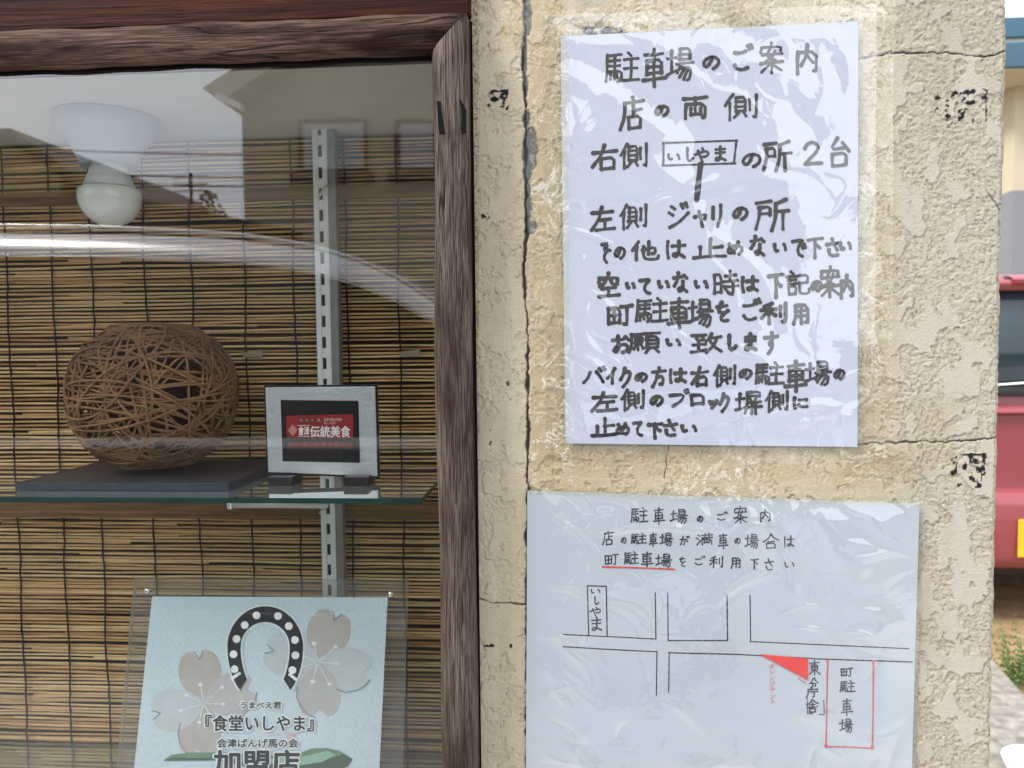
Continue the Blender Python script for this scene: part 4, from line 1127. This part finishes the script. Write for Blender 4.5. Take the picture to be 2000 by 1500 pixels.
def foot2(u0, v0, u1, v1):
    a = CARD.at(u0, v0); b = CARD.at(u1, v1); t = (ZS2 + .004 - a.z) / (b.z - a.z); return a + (b - a) * t
card = slab('printed_card', [c0[0], c0[1], foot2(757, 1167, 741, 1500), foot2(297, 1165, 262, 1500)], -An * .0008, mat_card, st)
for (u_, v_) in ((289, 1153), (764, 1160)):
    p = PA.at(u_, v_, .001)
    V = []; Fc = []
    tube('corner_screw', [p + An * .005, p + An * .002, p - An * .001, p - An * .007], [.003, .0042, .0042, .0025], mat_chrome, st, 14)
def pc(name, pts, mat, lift): return poly_on(name, CARD, pts, mat, card, lift)
mp1 = simple('petal beige', (.48, .445, .42), .5, var=.05); mp2 = simple('petal mauve', (.50, .485, .49), .5, var=.05); mp3 = simple('petal pale', (.53, .585, .61), .5, var=.05)
mpsh = simple('petal rim grey', (.16, .19, .21), .5); mpw = simple('stamen white', (.72, .78, .80), .5)
def petal(cx, cy, ang, L, Wd, mat, lift, rim=None):
    pts = []
    ca, sa = math.cos(ang), math.sin(ang)
    N = 14
    for i in range(N + 1):
        t = i / N; r = math.sin(math.pi * min(1, t * .78 + .03)) ** .8 * Wd / 2; pts.append((t * L, r))
    pts[-1] = (L, Wd * .20)
    V = []; Fc = []; f_ = lambda a, b: CARD.at(cx + a * ca - b * sa, cy + a * sa + b * ca, lift)
    for a, b in pts: V += [f_(a, b), f_(min(a, L * .86), 0), f_(a, -b)]
    for i in range(N): Fc += [(3 * i, 3 * i + 1, 3 * i + 4, 3 * i + 3), (3 * i + 1, 3 * i + 2, 3 * i + 5, 3 * i + 4)]
    reorigin(mesh('petal', V, Fc, mat, card))
def blossom(cx, cy, L, angs, mats, base):
    for i, (a, mm) in enumerate(zip(angs, mats)):
        petal(cx, cy, math.radians(a), L, L * .80, mm, base + i * .00004 + .0001)
        k_ = Ink(CARD, base + .00045)
        aa = math.radians(a); k_.stroke([(cx + L * (t_ * math.cos(aa) - w_ * math.sin(aa)) + 1.5, cy + L * (t_ * math.sin(aa) + w_ * math.cos(aa)) + 1.5) for t_, w_ in (((.42, .40), (.62, .42), (.80, .34), (.93, .22), (1.0, .09)) if i in (1, 2) else ((1.0, .09), (.84, .01), (1.0, -.08)))], 1.6); k_.build('petal_shade', mpsh, card)
    k = Ink(CARD, base + .0005)
    for j in range(7):
        a = math.radians(-100 + j * 51 + (j % 2) * 8); r_ = L * (.36 + .09 * (j % 2))
        k.stroke([(cx + 4 * math.cos(a), cy + 4 * math.sin(a)), (cx + r_ * math.cos(a), cy + r_ * math.sin(a))], 1.8, False)
        e = (cx + r_ * math.cos(a), cy + r_ * math.sin(a)); k.stroke([(e[0] - 1.5, e[1]), (e[0] + 1.5, e[1] + .3)], 7, False)
    k.build('stamens', mpw, card)
blossom(620, 1294, 106, (-70, 12, 88, 195), (mp1, mp3, mp2, mp3), .0004)
blossom(398, 1374, 104, (-97, -18, 98, 168), (mp1, mp2, mp1, mp3), .0004)
# green brush stroke
mg1 = simple('leaf green', (.16, .26, .16), .5); mg2 = simple('leaf dark', (.07, .12, .08), .5); mg3 = simple('leaf pale', (.30, .48, .38), .5)
pc('green_swoosh', [(318, 1486), (335, 1474), (370, 1470), (430, 1469), (520, 1476), (580, 1473), (610, 1462), (640, 1461), (664, 1467), (688, 1482), (680, 1496), (650, 1512), (600, 1514), (520, 1506), (440, 1482), (370, 1478)], mg1, .0009)
pc('green_swoosh_shade', [(318, 1486), (340, 1479), (430, 1481), (540, 1494), (600, 1490), (650, 1480), (670, 1473), (688, 1482), (680, 1496), (650, 1512), (600, 1516), (520, 1508), (430, 1485)], mg2, .0010)
pc('green_swoosh_light', [(470, 1478), (540, 1482), (600, 1476), (640, 1466), (655, 1474), (630, 1488), (580, 1496), (520, 1490)], mg3, .0011)
# horseshoe
mhs = simple('print black', (.02, .024, .028), .5)
def shoe(ra, rb_, a0, a1, cx=518, cy=1264, n=48):
    return [(cx + ra * math.sin(math.radians(a0 + (a1 - a0) * i / n)), cy - rb_ * math.cos(math.radians(a0 + (a1 - a0) * i / n))) for i in range(n + 1)]
def horseshoe(g, mat, lift, name):
    ou = shoe(74 + g, 80 + g, -138, 138); inn = shoe(48 - g, 49 - g, -132, 132)
    ou = [(a, b if b < 1264 else 1264 + (b - 1264) * 1.42) for a, b in ou]; inn = [(a, b if b < 1264 else 1264 + (b - 1264) * 1.9) for a, b in inn]
    V = [CARD.at(*p, lift) for p in ou + inn]; n = len(ou)
    mesh_ = mesh(name, V, [(i, i + 1, n + i + 1, n + i) for i in range(n - 1)], mat, card); reorigin(mesh_)
horseshoe(3.2, mpw, .0012, 'horseshoe_outline'); horseshoe(0, mhs, .0014, 'horseshoe')
mdot = simple('print bright white', (.82, .86, .87), .5)
for i, (x_, y_) in enumerate(((501, 1202), (543, 1203), (478, 1221), (564, 1223), (462, 1248), (576, 1250), (456, 1278), (577, 1280), (458, 1307), (571, 1309))):
    pc('nail_dot', [(x_ + 7.6 * math.cos(a / 16 * 6.283), y_ + 7.6 * math.sin(a / 16 * 6.283)) for a in range(16)], mdot, .0016)
pc('shoe_gap', [(450, 1323), (468, 1312), (471, 1316), (453, 1329)], mdot, .0016); pc('shoe_gap', [(566, 1314), (583, 1327), (580, 1332), (562, 1318)], mdot, .0016)
def ptext(t, rect, bold=.6, halo=True, mat=None, lift=.0018):
    if halo: printed('lettering_halo', t, (rect[0] - .8, rect[1] - .8, rect[2] + .8, rect[3] + .8), CARD, mdot, card, lift - .0003, bold + 2.2)
    printed('lettering', t, rect, CARD, mat or mhs, card, lift, bold)
ptext('うまべえ君', (470, 1371, 549, 1384), .35)
ptext('『食堂いしやま』', (402, 1397, 612, 1428), .75)
ptext('会津ばんげ馬の会', (424, 1443, 582, 1460), .45)
ptext('さくら', (525, 1432, 546, 1438), .1, False, simple('print pink', (.65, .35, .45), .5))
pc('small_petal', [(558, 1441), (562, 1433), (572, 1430), (577, 1434), (572, 1442), (564, 1446)], simple('pink petal', (.66, .47, .55), .5), .0015)
ptext('加盟店', (418, 1466, 584, 1513), 1.7)

# ------------------------------------------------------------------ red car behind, right
def prism(name, prof, x0, x1, mat, parent, bev, axis='X', seg=3, taper=None):
    """profile in (y,z) swept along x; taper(z) narrows the sides"""
    bm = bmesh.new(); A = []; B = []
    for (y, z) in prof:
        k_ = taper(z) if taper else 0
        A.append(bm.verts.new((x0 + k_, y, z))); B.append(bm.verts.new((x1 - k_, y, z)))
    n = len(prof)
    bm.faces.new(A); bm.faces.new(B[::-1])
    for i in range(n): bm.faces.new((A[i], B[i], B[(i + 1) % n], A[(i + 1) % n]))
    bmesh.ops.recalc_face_normals(bm, faces=bm.faces)
    if bev: bmesh.ops.bevel(bm, geom=list(bm.edges), offset=bev, segments=seg, affect='EDGES', profile=.5)
    me = bpy.data.meshes.new(name); bm.to_mesh(me); bm.free()
    me.polygons.foreach_set('use_smooth', [True] * len(me.polygons))
    return reorigin(link(name, me, mat, parent))
YC = 2.72
def zc_(v, y=YC): return P(1985, v, y).z
pl0 = P(1990, 1040, YC - .108).x; cx = pl0 + .165
cxl, cxr = cx - .74, cx + .74
car = thing('red_car', 'faded pinkish red small car with yellow plate, parked beyond the wall corner', 'car', (cx, YC + 1.6, 0))
mat_red = simple('faded red paint', (.23, .04, .05), .28, var=.06, scale=3, coat=.6)
mat_red2 = simple('bumper red', (.26, .05, .062), .35, var=.06, scale=3, coat=.4)
mat_cglass = simple('dark car glass', (.02, .035, .045), .06, var=.3, scale=3)
mat_rub = simple('black trim', (.012, .012, .013), .6)
mat_tyre = simple('tyre rubber', (.02, .02, .02), .85); mat_rim = simple('wheel rim', (.45, .46, .47), .3, .8)
tp = lambda z: .0 if z < .95 else (z - .95) * .16
zr = zc_(528)
prism('body', [(YC + .03, .30), (YC, .45), (YC + .005, .62), (YC + .02, 1.03), (YC + .11, zr - .10), (YC + .20, zr - .02), (YC + .35, zr), (YC + 1.6, zr + .01), (YC + 1.95, zr - .08), (YC + 2.5, .98), (YC + 3.25, .84), (YC + 3.35, .6), (YC + 3.35, .28)], cxl, cxr, mat_red, car, .035, taper=tp)
prism('bumper', [(YC - .06, .26), (YC - .09, .30), (YC - .095, zc_(960) - .03), (YC - .06, zc_(955)), (YC + .03, zc_(952)), (YC + .03, .25)], cxl - .01, cxr + .01, mat_red2, car, .02)
prism('rear_window', [(YC + .012, zc_(765)), (YC + .010, zc_(765)), (YC + .092, zc_(556)), (YC + .12, zc_(556))], cxl + .13, cxr - .13, mat_cglass, car, .004, seg=1)
prism('window_seal', [(YC + .004, zc_(775)), (YC - .004, zc_(772)), (YC + .002, zc_(756)), (YC + .02, zc_(756))], cxl + .11, cxr - .11, mat_rub, car, .003, seg=1)
prism('rear_spoiler', [(YC + .05, zr - .085), (YC + .03, zr - .05), (YC + .10, zr - .01), (YC + .3, zr + .005), (YC + .3, zr - .05)], cxl + .14, cxr - .14, mat_red2, car, .008, seg=2)
prism('tailgate_crease', [(YC - .012, zc_(806)), (YC - .001, zc_(800)), (YC + .012, zc_(790)), (YC + .012, zc_(812))], cxl + .10, cxr - .10, mat_red2, car, .004, seg=1)
tube('wiper', [(cx - .25, YC - .02, zc_(752)), (cx + .1, YC + .002, zc_(742)), (cx + .35, YC + .01, zc_(738))], .004, mat_alu, car)
box('number_plate', (pl0, YC - .108, zc_(1076)), (pl0 + .33, YC - .1, zc_(1004)), simple('yellow plate', (.75, .47, .02), .4), car, .003)
for s_ in (-1, 1):
    xx = cx + s_ * .655
    box('tail_light', (xx - .075, YC - .012, .78), (xx + .075, YC + .05, 1.12), simple('tail lamp', (.45, .02, .02), .15), car, .02)
    for yy in (YC + .55, YC + 2.75):
        wz = .28
        tx = cx + s_ * .64 - .09
        wh = lathe('wheel', (tx, yy, wz), [(.16, 0.0), (.27, .005), (.28, .03), (.28, .15), (.27, .175), (.16, .18)], mat_tyre, car, 28, 'X')
        rm = lathe('rim', (tx + (.09 + s_ * .083), yy, wz), [(.17, -.012), (.17, .012), (.06, .02)], mat_rim, None, 20, 'X')
        rm.parent = wh; rm.location = (.083 * s_, 0, 0)
box('stop_lamp', (P(1978, 549, YC + .03).x, YC + .02, zc_(556, YC + .03)), (P(1978, 549, YC + .03).x + .32, YC + .06, zc_(545, YC + .03)), simple('lamp dark red', (.16, .01, .015), .15), car, .004)
tube('roof_knob', [(cx - .14, YC + .09, zr - .035), (cx - .14, YC + .06, zr - .04)], .02, mat_rub, car)

# ------------------------------------------------------------------ house behind, right
mat_cream = simple('cream siding', (.47, .43, .31), .8, var=.05, scale=2)
mat_greyw = simple('grey siding', (.20, .21, .23), .8, var=.05, scale=2)
mat_blue = simple('blue fascia', (.035, .10, .15), .45, var=.1, scale=3)
mat_roof = simple('blue roof metal', (.03, .10, .16), .5, var=.1, scale=3)
mat_soffit = simple('cream soffit', (.58, .56, .44), .8, var=.03)
YH, YH2 = 8.4, 7.2
hx = P(1979, 300, YH2).x
house = thing('cream_house', 'cream and grey house with blue eaves beyond the red car', 'house', (hx, YH, 0))
zg = P(1985, 372, YH2).z; zg2 = P(1960, 372, YH).z
box('upper_wall', (hx - 4, YH, zg2), (hx, YH + 5, P(1970, 60, YH).z), mat_cream, house)
box('lower_wall', (hx - 4, YH - .01, 0), (hx, YH + 5, zg2 - .002), mat_greyw, house)
box('upper_wall', (hx + .004, YH2, zg), (hx + 5, YH + 5, P(1990, 120, YH2).z), mat_cream, house)
box('lower_wall', (hx + .002, YH2 - .01, 0), (hx + 5, YH + 5, zg - .002), mat_greyw, house)
e = P(1967, 128, YH2 - .5)
box('soffit', (e.x, YH2 - .45, e.z - .03), (hx + 5, YH2 + .6, e.z), mat_soffit, house)
box('eave_fascia', (e.x - .03, YH2 - .5, e.z - .01), (hx + 5, YH2 - .452, e.z + .20), mat_blue, house)
prism('lower_roof', [(YH2 - .48, e.z + .2), (YH2 - .48, e.z + .22), (YH, e.z + .55), (YH, e.z + .2)], e.x - .02, hx + 5, mat_roof, house, 0)
e2 = P(1985, 75, YH - .6)
box('eave_fascia', (hx - 4, YH - .6, e2.z + .02), (hx + 5, YH - .55, e2.z + .22), mat_blue, house)
prism('upper_roof', [(YH - .6, e2.z + .22), (YH + 3, e2.z + 1.1), (YH + 6, e2.z + .22)], hx - 4.2, hx + 5.2, mat_roof, house, 0)
box('soffit', (hx - 4, YH - .55, e2.z - .02), (hx + 5, YH + .3, e2.z + .04), mat_soffit, house)

# concrete kerb, weed, white bowl at the foot
mat_conc = simple('rough concrete', (.22, .205, .175), .9, var=.4, scale=30, bump=.004)
kp = P(1970, 1390, 1.75)
ktop = .14
k0 = PZ(1938, 1285, ktop); k1 = PZ(2040, 1400, ktop); k2 = PZ(2040, 1600, ktop); k3 = PZ(1880, 1600, ktop); k4 = PZ(1850, 1290, ktop)
kb = slab('concrete_block', [k4, k0, k1, k2, k3], (0, 0, -.139), mat_conc, None, .008)
props(kb, 'rough grey concrete block at the foot of the wall corner', 'block')
wp = PZ(1992, 1345, .0)
weed = thing('weed', 'green feathery weed beside the concrete block', 'plant', (wp.x, wp.y, 0))
V = []; Fc = []
for k in range(42):
    a = random.uniform(0, 6.28); l = random.uniform(.10, .26); sp0 = random.uniform(.1, .7)
    base = Vector((wp.x + random.uniform(-.06, .08), wp.y + random.uniform(-.06, .06), 0))
    d = Vector((math.cos(a) * sp0, math.sin(a) * sp0, 1)).normalized(); sd_ = d.cross(Vector((0, 0, 1))).normalized()
    for j in range(9):
        q = base + d * l * (j + 1) / 9; s2_ = .022 * (1 - j / 12)
        for sg in (-1, 1):
            b_ = len(V); tip = q + sd_ * sg * s2_ + d * s2_ * .7
            V += [q, q + d * .006 + sd_ * sg * s2_ * .5 + Vector((0, 0, .003)), tip, q + sd_ * sg * s2_ * .5 - d * .003]; Fc.append((b_, b_ + 1, b_ + 2, b_ + 3))
o = mesh('foliage', V, Fc, simple('weed green', (.09, .16, .04), .6, var=.4, scale=40), weed)
bp = PZ(2008, 1530, ktop)
bw = lathe('white_bowl', (bp.x + .03, bp.y, ktop + .001), [(.03, 0), (.05, .003), (.075, .03), (.085, .055), (.08, .055), (.07, .03), (.045, .008)], simple('white enamel', (.8, .8, .78), .3), None, 32)
props(bw, 'white round bowl on the concrete block at the bottom right', 'bowl')

# ------------------------------------------------------------------ across the street (seen mirrored in the pane and film)
LH = 10.0
hA = R(474, 300, LH).x; hB = R(1500, 300, LH).x
mat_house2 = simple('pale render', (.33, .32, .26), .85, var=.05, scale=1)
mat_white = simple('white trim', (.75, .75, .72), .5)
mat_wg = simple('house window glass', (.06, .075, .085), .08)
mat_droof = simple('dark roof tiles', (.05, .045, .045), .6, var=.3, scale=5)
opp = thing('house_across', 'pale rendered two storey house across the street with gutter and windows', 'house', (hA + 3, -LH - 3, 0))
ev = R(474, 212, LH).z
box('wall', (hA, -LH - 6, 0), (hB, -LH, ev + 1.9), mat_house2, opp)
er = R(395, 172, LH - .5)
slab('roof', [Vector((er.x, -LH + .5, er.z)), Vector((er.x + 1.5, -LH + .5, er.z + .85)), Vector((hB + .6, -LH + .5, er.z + .95)), Vector((hB + .6, -LH + .5, er.z + .7)), Vector((er.x + 1.6, -LH + .5, er.z + .6)), Vector((hA, -LH + .5, ev))], (0, -7, 0), mat_house2, opp)
g0, g1 = R(426, 196, LH - .6), R(476, 219, LH - .6)
slab('gutter', [g0, g1, g1 + Vector((0, 0, .09)), g0 + Vector((0, 0, .09))], (0, .1, 0), mat_white, opp)
for (ua, ub) in ((583, 718), (772, 852), (930, 1060)):
    a, b = R(ua, 236, LH), R(ub, 338, LH)
    f = box('window', (a.x, -LH + .005, b.z), (b.x, -LH + .06, a.z), simple('window frame bronze', (.05, .045, .04), .5), opp)
    a2, b2 = R(ua + 12, 246, LH), R(ub - 4, 330, LH)
    pnx = box('pane', (a2.x, -LH + .062, b2.z), (b2.x, -LH + .07, a2.z), simple('curtained glass', (.34, .38, .40), .2), opp)
    box('sill', (a.x - .1, -LH + .004, b.z - .1), (b.x + .1, -LH + .16, b.z - .004), mat_droof, opp)
opl = thing('house_gable', 'brown gabled house across the street at the left', 'house', (R(40, 300, 13).x, -15, 0))
a0, a1, a2 = R(-260, 262, 13), R(20, 250, 13), R(150, 342, 13)
slab('wall', [Vector((a0.x, -13, 0)), Vector((R(116, 340, 13).x, -13, 0)), Vector((R(116, 340, 13).x, -13, a2.z)), Vector((a1.x, -13, a1.z - .15)), Vector((a0.x, -13, a0.z - .2))], (0, -6, 0), simple('olive render', (.22, .20, .13), .85), opl)
slab('roof', [a0, a1, a2, a2 + Vector((0, 0, -.16)), a1 + Vector((0, 0, -.3)), a0 + Vector((0, 0, -.3))], (0, -7, 0), mat_droof, opl)
sh = thing('low_shed', 'low dark roofed shed across the street between the houses', 'shed', (R(200, 400, 8).x, -9, 0))
b0, b1, b2 = R(-300, 376, 8), R(270, 388, 8), R(476, 430, 8)
slab('roof', [b0, b1, b2, Vector((b2.x, -8, b2.z - .25)), Vector((b0.x, -8, b0.z - .35))], (0, -2.5, .2), mat_droof, sh)
box('wall', (b0.x, -10, 0), (b2.x - .1, -8.1, b2.z - .2), simple('brown boards', (.10, .06, .04), .8), sh)
an = R(374, 400, 8.6)
ant = thing('antenna_mast', 'thin antenna mast behind the low shed roof across the street', 'antenna', (an.x, -8.6, 0))
tube('mast', [(an.x, -8.6, .3), (an.x, -8.6, R(374, 338, 8.6).z)], .02, mat_dark, ant, 6)
for dz_ in (.05, .14, .22): tube('crossbar', [(an.x - .22, -8.6, R(374, 338, 8.6).z - dz_), (an.x + .22, -8.6, R(374, 338, 8.6).z - dz_)], .01, mat_dark, ant, 5)
pw = thing('power_line', 'thin black power lines strung across the street', 'cable', (-20, -11, 6))
for dz_, vv in ((0, 255), (.0, 300), (0, 318)):
    a_, b_ = R(-900, vv - 60, 11), R(1400, vv + 20, 11)
    tube('cable', [a_.lerp(b_, t / 12) + Vector((0, 0, -.5 * math.sin(math.pi * t / 12))) for t in range(13)], .012, mat_dark, pw, 5)
sb = R(408, 418, 8.2)
shr = thing('garden_shrub', 'small dark shrub rising behind the low shed roof', 'shrub', (sb.x, -8.2, 0))
V = []; Fc = []
for k in range(260):
    a_ = random.uniform(0, 6.28); hh = random.random() ** 1.5 * .5; rr_ = .28 * (1 - hh * 1.5) * math.sqrt(random.random()); c_ = Vector((sb.x + rr_ * math.cos(a_), -8.2 + rr_ * math.sin(a_), sb.z - .12 + hh * .75))
    d1 = Vector((random.gauss(0, 1), random.gauss(0, 1), random.gauss(0, 1))).normalized() * .035; d2 = d1.orthogonal().normalized() * .018; b_ = len(V)
    V += [c_ - d1, c_ + d2, c_ + d1, c_ - d2]; Fc.append((b_, b_ + 1, b_ + 2, b_ + 3))
mesh('foliage', V, Fc, simple('dark leaf', (.03, .05, .02), .7), shr)
tube('stem', [(sb.x, -8.2, 0), (sb.x, -8.2, sb.z)], .03, mat_dark, shr, 6)
fw = box('block_wall', (-30, -9.3, 0), (30, -9.1, 1.3), mat_conc); props(fw, 'grey block wall along the far side of the street', 'wall')

# silver van parked close behind the viewer, mirrored in the pane
LV = 1.75
van = thing('silver_van', 'silver van parked at the kerb, mirrored in the window', 'van', (R(200, 600, LV).x, -LV - .8, 0))
mat_silverp = simple('silver paint', (.58, .60, .63), .30, .6, var=.03, scale=2, coat=1.0)
mat_vglass = simple('dark van glass', (.008, .009, .010), .08)
zv = R(300, 436, LV + .12).z
def RX(u): return R(u, 500, LV).x
ROOF = ((-900, 440), (-300, 438), (0, 440), (200, 443), (350, 449), (480, 458), (600, 476), (700, 505), (780, 541), (850, 585), (940, 655), (1040, 740))
rz_ = [R(u_, v_, LV) for u_, v_ in ROOF]
prof = [(RX(-1900), .35), (RX(-1900), 1.1), (RX(-1850), zv - .15), (RX(-1700), zv - .02)] + [(p.x, p.z + .03) for p in rz_] + [ (RX(1500), zv - .74), (RX(1600), zv - .95), (RX(1620), .35)]
bm = bmesh.new(); secs = [(-LV - 1.68, .18), (-LV - 1.60, .08), (-LV - 1.45, .02), (-LV - .9, 0), (-LV - .32, .015), (-LV - .16, .035), (-LV - .07, .065), (-LV - .02, .10), (-LV, .14)]
rings = []
for (y, drop) in secs:
    rings.append([bm.verts.new((x, y, z - drop * (1 if z > 1.0 else 0) * min(1, (z - 1.0) / .3 if z > 1 else 0))) for (x, z) in prof])
n = len(prof)
for a, b in zip(rings[:-1], rings[1:]):
    for i in range(n): bm.faces.new((a[i], b[i], b[(i + 1) % n], a[(i + 1) % n]))
bm.faces.new(rings[0][::-1]); bm.faces.new(rings[-1])
bmesh.ops.recalc_face_normals(bm, faces=bm.faces)
me = bpy.data.meshes.new('body'); bm.to_mesh(me); bm.free(); me.polygons.foreach_set('use_smooth', [True] * len(me.polygons))
reorigin(link('body', me, mat_silverp, van))
tube('roof_highlight_tube', [p + Vector((0, .012, -.004)) for p in [Vector((RX(-1700), -LV, zv))] + rz_], .008, mat_chrome, van, 10)  # chrome tube added to draw the bright highlight along the roofline
tube('drip_rail', [R(u_, v_, LV) + Vector((0, .01, 0)) for u_, v_ in ((-1500, 496), (-900, 498), (0, 500), (200, 502), (350, 506), (480, 512), (600, 527), (700, 552), (780, 586), (850, 628), (940, 698), (1040, 780))], .0045, mat_chrome, van, 6)
zt_ = zv - .14
top_ = [R(u_, v_ + 62 - max(0, (u_ - 300) * .02), LV) for u_, v_ in ROOF]
win = [Vector((p.x, -LV + .012, p.z)) for p in top_] + [Vector((RX(1100), -LV + .012, .95)), Vector((RX(-880), -LV + .012, .95))]
slab('side_window', win, (0, -.02, 0), mat_vglass, van)
slab('side_window', [Vector((RX(-1750), -LV + .012, .95)), Vector((RX(-920), -LV + .012, .95)), Vector((RX(-920), -LV + .012, zt_)), Vector((RX(-1750), -LV + .012, zt_))], (0, -.02, 0), mat_vglass, van)
slab('lower_door', [Vector((RX(-1750), -LV + .013, .36)), Vector((RX(1450), -LV + .013, .36)), Vector((RX(1450), -LV + .013, .90)), Vector((RX(-1750), -LV + .013, .94))], (0, -.03, 0), simple('grey lower paint', (.03, .032, .036), .3, .3, coat=.6), van)
for xw in (RX(-1400), RX(1250)):
    wh = lathe('wheel', (xw, -LV - .19, .31), [(.19, 0.0), (.30, .005), (.31, .03), (.31, .17), (.30, .195), (.19, .20)], mat_tyre, van, 28, 'Y')
    rm = lathe('rim', (xw, -LV + .012, .31), [(.19, -.012), (.19, .012), (.06, .02)], mat_rim, None, 20, 'Y'); rm.parent = wh; rm.location = (0, .104, 0)
